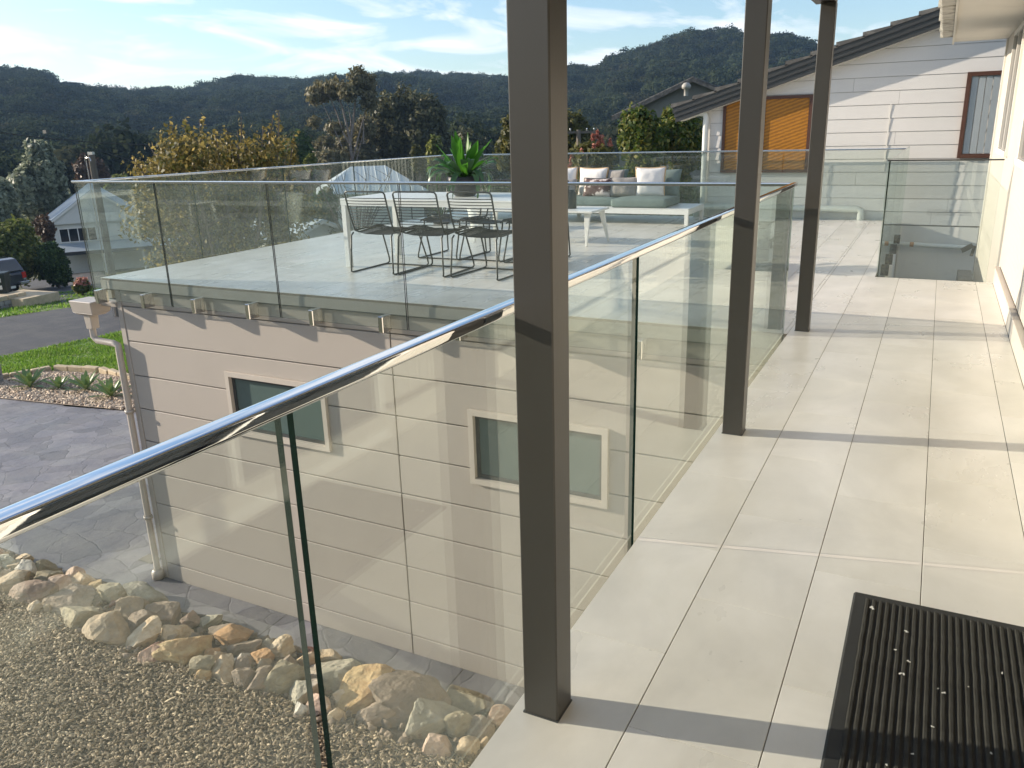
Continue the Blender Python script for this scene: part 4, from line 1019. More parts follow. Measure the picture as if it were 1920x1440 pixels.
# ------------------------------------------------------------------ lounge
sf = thing('outdoor_sofa', 'low white framed outdoor sofa with sage seat pads and an open side platform', 'sofa', (-5.2,12.7,0))
PZ = 0.245
MB().box(-7.60,-3.27,12.20,13.15,PZ-.012,PZ).build('platform', m_tablew, sf, bevel=0.003)
fr = MB(); fr.box(-7.60,-3.27,12.204,12.25,PZ-.085,PZ-.0125); fr.box(-7.60,-3.27,13.10,13.146,PZ-.085,PZ-.0125); fr.box(-3.316,-3.27,12.251,13.099,PZ-.085,PZ-.0125); fr.box(-7.60,-7.554,12.251,13.099,PZ-.085,PZ-.0125)
fr.build('frame', m_tablew, sf)
for x_ in (-7.59,-5.44,-3.33):
    for y_ in (12.206,13.09): MB().box(x_,x_+.055,y_,y_+.055,0.001,PZ-.0855).build('leg', m_tablew, sf)
def pillow(w, h, t, corner=0.9, n_=14, wr=0.0, seed=0):
    """square cushion lying in XZ, thickness along Y, base at z = 0"""
    vs = []; fs = []; rr = random.Random(seed); off = Vector((seed*3.1, 1.7, 0))
    for side in (1, -1):
        for a in range(n_+1):
            for b in range(n_+1):
                u, v_ = a/n_*2-1, b/n_*2-1
                e = (1-abs(u)**2.6)*(1-abs(v_)**2.6)
                pin = 1-0.07*(1-abs(u)**2)*(abs(v_)**3); pin2 = 1-0.07*(1-abs(v_)**2)*(abs(u)**3)
                X_ = u*w/2*pin2; Z_ = h/2+v_*h/2*pin
                y_ = side*(0.012+t/2*max(0, e)**0.42)+wr*noise.noise(Vector((u*2.2, v_*2.2, side))+off)*max(0,e)
                vs.append((X_, y_, Z_))
        o_ = (n_+1)**2*(0 if side == 1 else 1)
        for a in range(n_):
            for b in range(n_):
                q = (o_+a*(n_+1)+b, o_+(a+1)*(n_+1)+b, o_+(a+1)*(n_+1)+b+1, o_+a*(n_+1)+b+1)
                fs.append(q if side == -1 else q[::-1])
    # seam wall
    K = (n_+1)**2
    rim = [a*(n_+1) for a in range(n_+1)]+[n_*(n_+1)+b for b in range(1, n_+1)]+[a*(n_+1)+n_ for a in range(n_-1, -1, -1)]+[b for b in range(n_-1, 0, -1)]
    for k in range(len(rim)):
        a, b = rim[k], rim[(k+1) % len(rim)]; fs.append((a, b, b+K, a+K))
    return vs, fs, [vs[i] for i in rim]
def slabpad(name, x0, x1, y0, y1, z0, z1, mat, par):
    m_ = MB(); m_.box(x0,x1,y0,y1,z0,z1); o = m_.build(name, mat, par, bevel=min(.045,(z1-z0)*.4), seg=4)
    bm = bmesh.new(); bm.from_mesh(o.data)
    bmesh.ops.subdivide_edges(bm, edges=bm.edges[:], cuts=3, use_grid_fill=True)
    w_ = world_loc(par)
    cxm, cym = (x0+x1)/2-w_.x, (y0+y1)/2-w_.y
    for v in bm.verts:
        u = (v.co.x-cxm)/((x1-x0)/2); q = (v.co.y-cym)/((y1-y0)/2)
        if v.co.z+w_.z > (z0+z1)/2: v.co.z += 0.022*max(0,1-u*u)*max(0,1-q*q)+0.005*noise.noise(v.co*6)
        v.co += Vector((1,1,1))*0.003*noise.noise(v.co*9)
    bm.to_mesh(o.data); bm.free()
    for p in o.data.polygons: p.use_smooth = True
    return o
slabpad('seat_pad', -4.52,-3.63,12.22,13.05,PZ+.001,PZ+.135,m_cush,sf)
slabpad('seat_pad', -5.45,-4.535,12.42,13.05,PZ+.001,PZ+.13,m_cush,sf)
slabpad('seat_pad', -6.38,-5.465,12.42,13.05,PZ+.001,PZ+.13,m_cush,sf)
def soft(name, w, h, t, loc, rz, lean, mat, lab=None, trim=None, seed=1, par=None, roll=0, group=None, cat='cushion', wr=.012):
    vs, fs, rim = pillow(w, h, t, seed=seed, wr=wr)
    me = bpy.data.meshes.new(name); me.from_pydata(vs, [], fs); me.materials.append(mat)
    for p in me.polygons: p.use_smooth = True
    o = link(name, me, par); o.location = loc if par is None else Vector(loc)-Vector(par.location); o.rotation_euler = (R(lean), R(roll), R(rz))
    if lab: tag(o, lab, cat, group)
    if trim:
        m_ = MB(); m_.tube([(p_[0]*1.02, 0, h/2+(p_[2]-h/2)*1.02) for p_ in rim], 0.014, 6, closed=True)
        t_ = m_.build('trim', trim, o, local=True)
    return o
BZ = PZ+.12
soft('back_pad', 0.78,0.44,0.17,(-4.02,13.0,BZ-.01),0,-12,m_cush,par=sf,seed=11)
soft('back_pad', 0.80,0.44,0.17,(-4.92,13.0,BZ-.01),0,-12,m_cush,par=sf,seed=12)
soft('back_pad', 0.80,0.44,0.17,(-5.82,13.0,BZ-.01),0,-12,m_cush,par=sf,seed=13)
soft('cushion', .46,.47,.15,(-4.05,12.74,BZ),12,-14,m_cushw,'white linen cushion with tan trim at the right end of the sofa',m_tan,21,group='scatter cushions on the sofa')
soft('cushion', .47,.33,.13,(-4.47,12.66,BZ),6,-18,m_grey,'plain grey linen cushion leaning beside the white one with tan trim',None,22,group='scatter cushions on the sofa',wr=.03)
soft('cushion', .47,.31,.13,(-4.90,12.60,BZ),2,-18,m_floral,'dark floral print cushion in the middle of the sofa',m_lant,23,group='scatter cushions on the sofa')
soft('cushion', .50,.45,.16,(-5.08,12.84,BZ+.01),-4,-14,m_cushw,'plump white cushion with tan trim standing behind the floral one',m_tan,24,group='scatter cushions on the sofa')
soft('cushion', .30,.42,.10,(-4.70,12.86,BZ+.01),-12,-12,m_grey,'narrow grey patterned cushion wedged behind the plain grey one',None,26,group='scatter cushions on the sofa')
soft('cushion', .46,.46,.15,(-5.60,12.84,BZ+.01),8,-14,m_cushw,'white cushion with tan trim partly hidden by the dark post',m_tan,25,group='scatter cushions on the sofa')
soft('cushion', .44,.30,.13,(-5.50,12.60,BZ),0,-20,m_grey,'grey cushion leaning low behind the dark lantern',None,27,group='scatter cushions on the sofa')

ct = thing('coffee_table', 'low white coffee table with splayed legs in front of the sofa', 'table', (-4.65,9.93,0))
MB().box(-5.55,-3.80,9.62,10.24,0.418,0.445).build('tabletop', m_tablew, ct, bevel=0.004)
for (x_, y_, x2, y2) in ((-3.89,9.70,-3.88,9.64),(-3.88,10.16,-3.80,10.22),(-5.45,9.70,-5.52,9.64),(-5.45,10.16,-5.52,10.22)):
    frm = [(x_-.04,y_-.018,.417),(x_+.04,y_-.018,.417),(x_+.04,y_+.018,.417),(x_-.04,y_+.018,.417),(x2-.012,y2-.012,0.001),(x2+.012,y2-.012,0.001),(x2+.012,y2+.012,0.001),(x2-.012,y2+.012,0.001)]
    MB().add(frm, [(0,1,2,3),(7,6,5,4),(0,4,5,1),(1,5,6,2),(2,6,7,3),(3,7,4,0)]).build('leg', m_tablew, ct, bevel=0.003)
la = thing('lantern', 'dark cylindrical lantern standing on the coffee table beside the dark post', 'lantern', (-4.22,9.95,0.446))
MB().lathe([(0,.001),(.068,0),(.072,.006),(.072,.19),(.05,.215),(.045,.235),(0,.236)], (-4.22,9.95,0.446), 24).build('body', m_lant, la)
m_ = MB(); m_.tube([(-4.29,9.95,.64),(-4.285,9.95,.73),(-4.22,9.95,.765),(-4.155,9.95,.73),(-4.15,9.95,.64)], .004, 6); m_.build('handle', m_lant, la)

# ------------------------------------------------------------------ front yard
BEDP = [(-14.4,11.0),(-17.3,10.9),(-19.52,10.85),(-21.6,10.5),(-22.5,11.3),(-21.45,12.6),(-21.2,13.3),(-19.58,13.45),(-17.89,13.1),(-14.4,13.1)]
drape('gravel_bed', [(-9.5,11.2),(-14.8,10.95),(-17.3,10.9),(-19.52,10.8),(-22.2,10.85),(-21.3,13.3),(-19.58,13.45),(-9.5,13.0)], 0.045, m_bedb, 0.5)
n = 16000
gx = rng.uniform(-22.2, -10, n); gy = rng.uniform(10.85, 13.45, n)
k_ = inpoly(gx, gy, [(-10,11.2),(-14.8,11.02),(-17.3,10.95),(-19.52,10.9),(-21.9,11.05),(-21.3,13.2),(-19.58,13.35),(-10,13.0)])
gx, gy = gx[k_], gy[k_]
peb = scatter_boxes('gravel', np.stack([gx, gy, tz(gx, gy)+0.06], 1), rng.uniform(.03,.085,(len(gx),3))*np.array([1,1,.6]), 0.6, m_peb)
tag(peb, 'cream and brown pebbles filling the garden bed around the agaves', 'gravel')
ed = thing('bed_edging', 'low sandstone block edging between the lawn and the gravel bed', 'edging', (-18,13.3,-4.5))
def edging(p, q):
    p = Vector(p); q = Vector(q); L_ = (q-p).length; n_ = max(1, int(L_/0.42)); d = (q-p)/n_; an = math.atan2(d.y, d.x)
    for k in range(n_):
        c = p+d*(k+.5); z_ = float(tz(c.x, c.y))
        MB().obox((c.x, c.y, z_+0.06+random.uniform(-.012,.02)), (d.length-0.02, 0.17+random.uniform(-.02,.02), 0.24), Matrix.Rotation(an+random.uniform(-.04,.04), 3, 'Z')).build('block', m_edgeb, ed, bevel=0.02)
edging((-22.2,11.0),(-21.3,13.35)); edging((-21.2,13.42),(-19.6,13.58)); edging((-19.5,13.58),(-17.9,13.2)); edging((-17.8,13.12),(-12.5,12.9))

ag_spots = [(-19.75,11.75,.62,'large agave at the left end of the gravel bed'),(-18.75,11.85,.44,'small agave second from the left in the gravel bed'),
            (-17.85,11.95,.55,'upright agave in the middle of the gravel bed'),(-16.55,11.65,.56,'agave in the gravel bed nearest the driveway, left of the downpipe'),(-15.95,12.35,.45,'agave half hidden behind the downpipe at the garage corner')]
for k, (x_, y_, s_, lb) in enumerate(ag_spots):
    z_ = float(tz(x_, y_))+0.05
    agv = thing('agave', lb, 'plant', (x_, y_, z_), 'agaves in the gravel bed')
    r_ = random.Random(50+k); nl = 15
    for q in range(nl):
        t_ = q/nl; L_ = s_*(0.95-0.25*t_)*r_.uniform(.85,1.1)
        o = link('leaf', leaf_mesh('leaf', L_, s_*0.105, 0.10, m_agave, n_=5, fold=0.5), agv)
        o.rotation_euler = (0, R(34)-R(8+62*t_), q*2.4+r_.uniform(-.2,.2)); o.location = (0, 0, 0.03)
# brick letterbox pillar
pl = thing('letterbox_pillar', 'grey stone block letterbox pillar with a capping slab at the left picture edge', 'letterbox', (-21.55,11.75,-4.55))
zp = -4.6
for r_ in range(6):
    for s_ in range(2):
        a = -21.9+(0.0 if r_ % 2 else 0.0); w_ = (0.42, 0.23) if r_ % 2 else (0.23, 0.42)
        x0 = -21.9+(0 if s_ == 0 else w_[0]+0.008)
        MB().box(x0, x0+w_[s_], 11.5, 12.0, zp+r_*0.165, zp+r_*0.165+0.157).build('block', m_brick, pl, bevel=0.006)
MB().box(-21.95,-21.19,11.45,12.05,zp+0.992,zp+1.05).build('cap_slab', m_edgeb, pl, bevel=0.008)
MB().box(-21.78,-21.55,11.488,11.4985,zp+0.70,zp+0.86).build('mail_slot', m_alu, pl)

m_grass = leafmat('grass_blade', (0.13,0.26,0.03), (0.26,0.36,0.07), 0.5)
# grass blades over lawn and verges
def blades(name, n, xr, yr, poly, zoff, hmin, hmax, w, mat, label):
    x_ = rng.uniform(*xr, n); y_ = rng.uniform(*yr, n); k_ = inpoly(x_, y_, poly); x_, y_ = x_[k_], y_[k_]; m_ = len(x_)
    h = rng.uniform(hmin, hmax, m_)*(0.75+0.5*np.sin(x_*1.9)*np.cos(y_*2.3)); a = rng.uniform(0, np.pi, m_); lx = rng.normal(0,.45,m_)*h; ly = rng.normal(0,.45,m_)*h
    z_ = tz(x_, y_)+zoff
    Vb = np.zeros((m_,3,3)); dx_ = np.cos(a)*w; dy_ = np.sin(a)*w
    Vb[:,0] = np.stack([x_-dx_, y_-dy_, z_], 1); Vb[:,1] = np.stack([x_+dx_, y_+dy_, z_], 1); Vb[:,2] = np.stack([x_+lx, y_+ly, z_+h], 1)
    o = fast_mesh(name, Vb.reshape(-1,3), np.arange(m_*3).reshape(-1,3), mat, kind='stuff'); tag(o, label, 'grass'); return o
LP = [(-24.9,11.3),(-25.3,12.5),(-24.8,16.5),(-23.9,20.8),(-11,20.8),(-11,13.1),(-17.8,13.3),(-19.58,13.7),(-21.3,13.5),(-22.4,11.4)]
blades('grass', 110000, (-25.4,-11), (9,21), LP, 0.03, .05, .13, .018, m_grass, 'bright green mown lawn between the gravel bed and the road')
blades('grass', 30000, (-43,-30), (8,28.5), [(-32.3,18.7),(-31.1,24.3),(-38.0,27.0),(-43,18.0),(-37,8.5)], 0.03, .05, .16, .03, m_grass, 'patchy green roadside grass on the far side of the road')

# ------------------------------------------------------------------ plants and trees
def leaf_cloud(name, blobs, n, size, mat, parent, shell=0.5, flat=0.0, aspect=1.8, droop=0.0, smul=(0.7,1.35), nr=.6):
    """n leaf-sized faces through the volume of several rough blobs"""
    bl = np.array([[*b[:3], b[3], (b[4] if len(b) > 4 else b[3])] for b in blobs], float)
    wgt = bl[:,3]**2; wgt /= wgt.sum()
    idx = rng.choice(len(bl), n, p=wgt); d = rng.normal(size=(n,3)); d /= np.linalg.norm(d, axis=1)[:,None]
    # lumpy radius: sub-clumps
    r = (shell+(1-shell)*rng.random(n)**0.6)
    ph = bl[idx,0]*3.1+bl[idx,1]*1.7
    lump = 1+0.17*np.sin(d[:,0]*5+ph)*np.cos(d[:,1]*6+ph*1.3)+0.12*np.sin(d[:,2]*9+ph)+0.08*np.sin(d[:,0]*14+d[:,1]*11+ph)
    r = r*lump*(1+rng.normal(0,.05,n))
    P = bl[idx,:3]+d*r[:,None]*np.stack([bl[idx,3], bl[idx,3], bl[idx,4]], 1)
    s_ = size*rng.uniform(*smul, n)
    nrm = d+rng.normal(0,nr,(n,3))+np.array([0,0,flat]); nrm /= np.linalg.norm(nrm, axis=1)[:,None]
    t_ = np.cross(nrm, rng.normal(size=(n,3))); t_ += np.array([0,0,-droop]); t_ /= np.linalg.norm(t_, axis=1)[:,None]
    b_ = np.cross(nrm, t_); b_ /= np.linalg.norm(b_, axis=1)[:,None]
    Lh = (s_*aspect/2)[:,None]; Wh = (s_/2)[:,None]
    Vb = np.stack([P-t_*Lh, P+b_*Wh, P+t_*Lh, P-b_*Wh], 1)
    Vb[:,1] += nrm*Wh*0.25; Vb[:,3] += nrm*Wh*0.25
    return fast_mesh(name, Vb.reshape(-1,3), np.arange(n*4).reshape(-1,4), mat, parent)
def limbs(parent, base, tips, r0, mat, seed=0, name='trunk', split=0.35):
    r_ = random.Random(seed); m_ = MB(); b = Vector(base)
    for k, tp in enumerate(tips):
        tp = Vector(tp); mid = b.lerp(tp, split)+Vector((r_.uniform(-.06,.06), r_.uniform(-.06,.06), 0))*(tp-b).length
        mid.x = b.x+(mid.x-b.x)*0.6; mid.y = b.y+(mid.y-b.y)*0.6
        m2 = mid.lerp(tp, .5)+Vector((r_.uniform(-.05,.05), r_.uniform(-.05,.05), r_.uniform(-.03,.03)))*(tp-b).length
        sc_ = 1.0 if k == 0 else r_.uniform(.45,.75)
        m_.tube([b+Vector((0,0,-.3)), b.lerp(mid,.5), mid, m2, tp], [r0*sc_*1.2, r0*sc_, r0*sc_*.75, r0*sc_*.45, r0*sc_*.12], 7)
        for q in range(3):
            s = mid.lerp(tp, r_.uniform(.1,.8)); e = s+Vector((r_.uniform(-1,1), r_.uniform(-1,1), r_.uniform(.2,1)))*(tp-b).length*.16
            m_.tube([s, s.lerp(e,.5)+Vector((0,0,.03)), e], [r0*.22, r0*.14, r0*.05], 5)
    return m_.build(name, mat, parent)
def spot(px_az, D):          # point on the ground at compass angle and distance
    x_ = math.sin(R(px_az))*D; y_ = math.cos(R(px_az))*D; return x_, y_, float(tz(x_, y_))
def az_of(px, py=300):
    d = R2*((px-960)/1517.5)-U2*((py-720)/1517.5)+F_; return math.degrees(math.atan2(d.x, d.y))
def zat(px, py, D):
    d = R2*((px-960)/1517.5)-U2*((py-720)/1517.5)+F_; return CAM_H+d.z*D/math.hypot(d.x, d.y)

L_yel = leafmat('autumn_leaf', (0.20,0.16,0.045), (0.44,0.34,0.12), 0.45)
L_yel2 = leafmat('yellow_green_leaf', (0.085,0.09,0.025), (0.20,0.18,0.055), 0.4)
L_olive = leafmat('grey_green_leaf', (0.20,0.225,0.15), (0.40,0.43,0.31), 0.45)
L_dark = leafmat('dark_green_leaf', (0.035,0.07,0.02), (0.12,0.17,0.05), 0.35)
L_hedge = leafmat('hedge_leaf', (0.12,0.15,0.035), (0.32,0.31,0.08), 0.45)
L_gum = leafmat('gum_leaf', (0.15,0.14,0.075), (0.27,0.235,0.13), 0.35)
L_gum2 = leafmat('dense_gum_leaf', (0.085,0.09,0.046), (0.17,0.16,0.08), 0.35)
L_red = leafmat('russet_leaf', (0.09,0.055,0.035), (0.16,0.10,0.06), 0.25)
L_mag = leafmat('shrub_leaf_red_green', (0.075,0.12,0.02), (0.27,0.24,0.055), 0.4)
L_pink = leafmat('pink_flower', (0.45,0.17,0.12), (0.62,0.34,0.26), 0.3)
L_for = leafmat('forest_leaf', (0.036,0.050,0.028), (0.062,0.074,0.040), 0.4, spec=0.0, objv=0.35)
L_for2 = leafmat('forest_leaf_olive', (0.048,0.053,0.031), (0.08,0.079,0.046), 0.4, spec=0.0, objv=0.35)

def tree(name, label, cat, D, px0, px1, pytop, pybot, leaf, nleaf, lsize, bark=None, nb=7, seed=1, base=True, flat=1.0, extra=None, shell=.45, group=None, aspect=1.8, r0=None):
    """a tree or shrub whose crown spans the given directions at distance D"""
    r_ = random.Random(seed); pc = (px0+px1)/2
    x_, y_, zg = spot(az_of(pc, (pytop+pybot)/2), D)
    cosv = 0.9
    w = abs(R(az_of(px1)-az_of(px0)))*D/2
    zt = zat(pc, pytop, D); zbm = zat(pc, pybot, D); h = (zt-zbm)/2
    zbm = max(zbm, zg+0.1); h = (zt-zbm)/2; zc = (zt+zbm)/2
    t = thing(name, label, cat, (x_, y_, zg), group)
    rad = Vector((-x_, -y_, 0)).normalized(); side = Vector((-rad.y, rad.x, 0))
    blobs = []
    for k in range(nb):
        a = r_.uniform(0, 2*math.pi); rr = r_.uniform(.25,.62) if k else 0
        c = Vector((x_, y_, zc))+side*(math.cos(a)*rr*w)+rad*(r_.uniform(-.5,.5)*w)+Vector((0,0,math.sin(a)*rr*h))
        s_ = r_.uniform(.38,.55)
        blobs.append((c.x, c.y, c.z, w*s_, h*s_*flat))
    blobs.append((x_, y_, zc, w*.62, h*.66))
    leaf_cloud('crown', blobs, nleaf, lsize, leaf, t, shell=shell, aspect=aspect)
    tips = [(b_[0], b_[1], b_[2]+b_[4]*.5) for b_ in blobs]
    limbs(t, (x_, y_, zg), tips[:5], r0 or max(.06, h*.05), bark or m_bark, seed)
    return t

# autumn tree right behind the terrace
t = thing('autumn_tree', 'sunlit yellow green autumn tree with sparse upright shoots just beyond the terrace glass', 'tree', (*spot(az_of(395),17.5)[:2], -4.3))
bx, by = t.location.x, t.location.y
r_ = random.Random(4); blobs = []
Dt = 17.5
for (px, py, D, rr) in [(290,330,17.6,.62),(350,290,17.0,.70),(420,300,17.8,.68),(490,300,17.2,.66),(265,400,17.0,.55),(330,380,17.5,.75),(420,380,17.0,.80),(500,370,17.8,.70),(330,460,17.2,.7),(430,450,17.5,.75),(510,440,17,.6),(555,385,17.5,.45),(300,500,17.6,.6),(400,520,17.6,.8)]:
    x_, y_, _ = spot(az_of(px), D+r_.uniform(-.7,.7)); blobs.append((x_, y_, zat(px, py, D), rr, rr*.85))
shoots = []
for (px, py) in [(300,262),(330,232),(385,222),(410,255),(432,240),(462,218),(500,240),(520,222),(533,210),(545,262),(556,250),(252,300),(360,262),(475,262)]:
    x_, y_, _ = spot(az_of(px), 17.2+r_.uniform(-.5,.5)); z_ = zat(px, py, 17.3)
    shoots.append((x_, y_, z_))
    for q in range(5): blobs.append((x_+r_.uniform(-.06,.06), y_+r_.uniform(-.06,.06), z_-q*.16, .05+.02*q, .10))
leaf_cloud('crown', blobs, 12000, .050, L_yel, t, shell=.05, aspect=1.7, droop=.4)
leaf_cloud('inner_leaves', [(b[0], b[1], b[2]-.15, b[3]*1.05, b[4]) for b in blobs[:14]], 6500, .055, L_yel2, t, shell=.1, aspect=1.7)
limbs(t, (bx, by, -4.3), [(b[0], b[1], b[2]+.3) for b in blobs[:12]]+shoots, .11, m_bark, 8)

HD = 'shrubs and trees across the road'
tree('olive_tree', 'large rounded grey green tree behind the hedges at the left', 'tree', 80, 25, 142, 272, 470, L_olive, 26000, .26, nb=12, seed=3, r0=.25, shell=.55)
tree('olive_tree', 'grey green shrubby tree cut by the left picture edge', 'tree', 72, -70, 42, 322, 480, L_olive, 14000, .24, nb=9, seed=4, r0=.2, shell=.5)
tree('hedge_bush', 'tall yellow green bush behind the dark utility vehicle', 'bush', 52, -70, 92, 392, 545, L_hedge, 16000, .14, nb=9, seed=5)
tree('dark_bush', 'dense dark green rounded bush in front of the weatherboard house', 'bush', 50, 58, 150, 458, 552, L_dark, 16000, .12, nb=9, seed=6, shell=.6)
tree('twiggy_bush', 'bare twiggy reddish bush at the corner of the distant weatherboard house', 'bush', 60, 66, 112, 398, 480, L_red, 1500, .12, nb=6, seed=7)
fs_ = tree('flower_shrub', 'low mound shrub covered with coral pink flowers beside the second driveway', 'shrub', 43, 131, 176, 523, 558, L_hedge, 3200, .12, nb=6, seed=8)
fl = tree('x', '', '', 43, 130, 176, 519, 545, L_pink, 1100, .07, nb=6, seed=8)
for c in list(fl.children):
    if c.name.startswith('crown'):
        mw = Vector(fl.location); c.name = 'flowers'; c.parent = fs_; c.location = mw-Vector(fs_.location)
    else: bpy.data.objects.remove(c)
bpy.data.objects.remove(fl)
tree('russet_tree', 'russet brown leafed tree seen behind the grey power pole', 'tree', 88, 140, 215, 283, 400, L_red, 6500, .24, nb=7, seed=9)
tree('green_tree', 'mid green tree between the russet tree and the autumn tree', 'tree', 84, 190, 262, 318, 400, L_hedge, 6000, .24, nb=6, seed=19)

# tall gum with bare pale forks
xg, yg, zg = spot(az_of(662), 76)
gm = thing('tall_gum_tree', 'tall open gum tree with pale forked limbs and small high crowns', 'tree', (xg, yg, zg))
gb = []
for (px, py, w_, h_) in [(612,172,1.1,.9),(640,166,1.2,.8),(664,172,1.0,.8),(684,148,.9,.9),(700,158,.9,1.0),(600,182,.7,.6),(632,240,.9,.6),(612,270,.9,.6),(700,190,.8,.9),(622,300,1.6,1.1),(655,312,1.8,1.2),(600,318,1.2,.9),(690,240,1.0,1.1),(595,230,.6,.5)]:
    x_, y_, _ = spot(az_of(px), 76+r_.uniform(-1.5,1.5)); gb.append((x_, y_, zat(px, py, 76), w_, h_))
leaf_cloud('crown', gb, 14000, .17, L_gum, gm, shell=.2, aspect=2.2, droop=.5)
def gp3(px, py): x_, y_, _ = spot(az_of(px), 76); return (x_, y_, zat(px, py, 76))
m_ = MB()
for path, r0 in (([(662,400),(661,320),(659,265),(655,232),(650,200),(640,170)],.30),([(660,262),(667,235),(672,205),(678,175),(684,152)],.22),([(661,300),(676,255),(690,215),(698,165)],.16),([(661,275),(648,250),(640,215),(628,180),(614,172)],.15),([(661,330),(640,265),(626,225),(612,188)],.12),([(662,265),(664,225),(660,190)],.14),([(684,270),(686,240),(688,225)],.14),([(662,320),(672,290),(688,240)],.14)):
    k = len(path); m_.tube([gp3(*p) for p in path], [.62*r0*(1-.75*i_/(k-1)) for i_ in range(k)], 7)
m_.build('trunk', m_pbark, gm)
tree('dense_gum_tree', 'broad dense dark gum tree beside the tall open gum', 'tree', 82, 678, 842, 158, 345, L_gum2, 42000, .24, bark=m_pbark, nb=15, seed=12, r0=.35, shell=.5)
tree('dense_gum_tree', 'lower brownish gum tree filling in below the tall forked gum', 'tree', 80, 608, 730, 232, 350, L_gum, 15000, .22, bark=m_pbark, nb=9, seed=13, r0=.3)
tree('small_tree', 'small bright orange brown shrub tree in front of the dense gum', 'tree', 60, 766, 800, 262, 330, L_yel2, 1800, .16, nb=5, seed=14)
tree('small_tree', 'small yellow green tree just left of the potted fern', 'tree', 58, 795, 832, 258, 330, L_hedge, 2200, .16, nb=5, seed=15)
tree('small_tree', 'tiny bright green tree beyond the left glass, below the tall gum', 'tree', 58, 568, 594, 286, 330, L_hedge, 1600, .15, nb=4, seed=16)
tree('side_tree', 'yellow green tree emerging left of the nearest dark post', 'tree', 34, 928, 1010, 212, 335, L_yel2, 6500, .13, nb=8, seed=17)
tree('side_tree', 'olive green tree between the first and second dark posts', 'tree', 42, 1040, 1118, 206, 345, L_yel2, 7000, .16, nb=8, seed=18)
tree('leafy_shrub', 'dense bright leaved shrub with reddish shaded leaves beside the gable house', 'shrub', 25.5, 1148, 1262, 184, 345, L_mag, 12000, .085, nb=10, seed=20)
tree('leafy_shrub', 'darker leafy shrub touching the white downpipe of the gable house', 'shrub', 26.5, 1225, 1340, 186, 345, L_mag, 12000, .085, nb=10, seed=21)
tree('low_hedge', 'dark green hedge behind the sofa and the back glass', 'hedge', 27, 1060, 1330, 312, 410, L_dark, 15000, .08, nb=12, seed=22)
tree('low_hedge', 'leafy green hedge beyond the back glass, left of the nearest post', 'hedge', 27, 880, 1075, 325, 410, L_yel2, 9000, .08, nb=10, seed=23)
pk = tree('flowering_shrub', 'open shrub with upright coral pink flower spikes by the back glass', 'shrub', 19.5, 1058, 1162, 262, 352, L_yel2, 3800, .07, nb=9, seed=24)
fb = []
for (px, py) in [(1112,252),(1122,262),(1130,268),(1114,272),(1090,282),(1102,288),(1070,302),(1072,292),(1080,308),(1128,256),(1144,262),(1090,296),(1066,312),(1120,246)]:
    x_, y_, _ = spot(az_of(px, py), 19.3)
    for q in range(3): fb.append((x_, y_, zat(px, py, 19.3)-q*.05, .035+.01*q, .05))
leaf_cloud('flowers', fb, 900, .04, L_pink, pk, shell=.2)
# bare tree in front of the pale roof
xb_, yb_, zb_g = spot(az_of(665, 380), 46)
bt = thing('bare_tree', 'bare twiggy tree standing in front of the pale blue iron roof', 'tree', (xb_, yb_, zb_g))
tips = []
rb = random.Random(31)
for q in range(26):
    px = rb.uniform(575, 745); py = rb.uniform(292, 385); x_, y_, _ = spot(az_of(px, py), 46+rb.uniform(-1,1)); tips.append((x_, y_, zat(px, py, 46)))
limbs(bt, (xb_, yb_, zb_g), tips, .085, m_bark, 31, split=.3)
# planting below the street side of the terrace and mid-distance greenery
mid = [(480,41,560,300,'round dark tree low in the valley beyond the autumn tree'),(880,46,905,300,'dark valley tree behind the potted fern'),(560,48,640,345,'dark tree between the two pale iron roofs'),(300,60,380,255,'shaded tree top rising behind the autumn tree'),
       (520,68,600,240,'shaded tree left of the tall gum'),(850,75,930,240,'shaded tree right of the dense gum')]
for k, (p0, D, p1, pt, lb) in enumerate(mid):
    tree('valley_tree', lb, 'tree', D, p0, p1, pt, pt+120, L_gum2 if k % 2 else L_dark, 6000, .22, nb=8, seed=30+k)

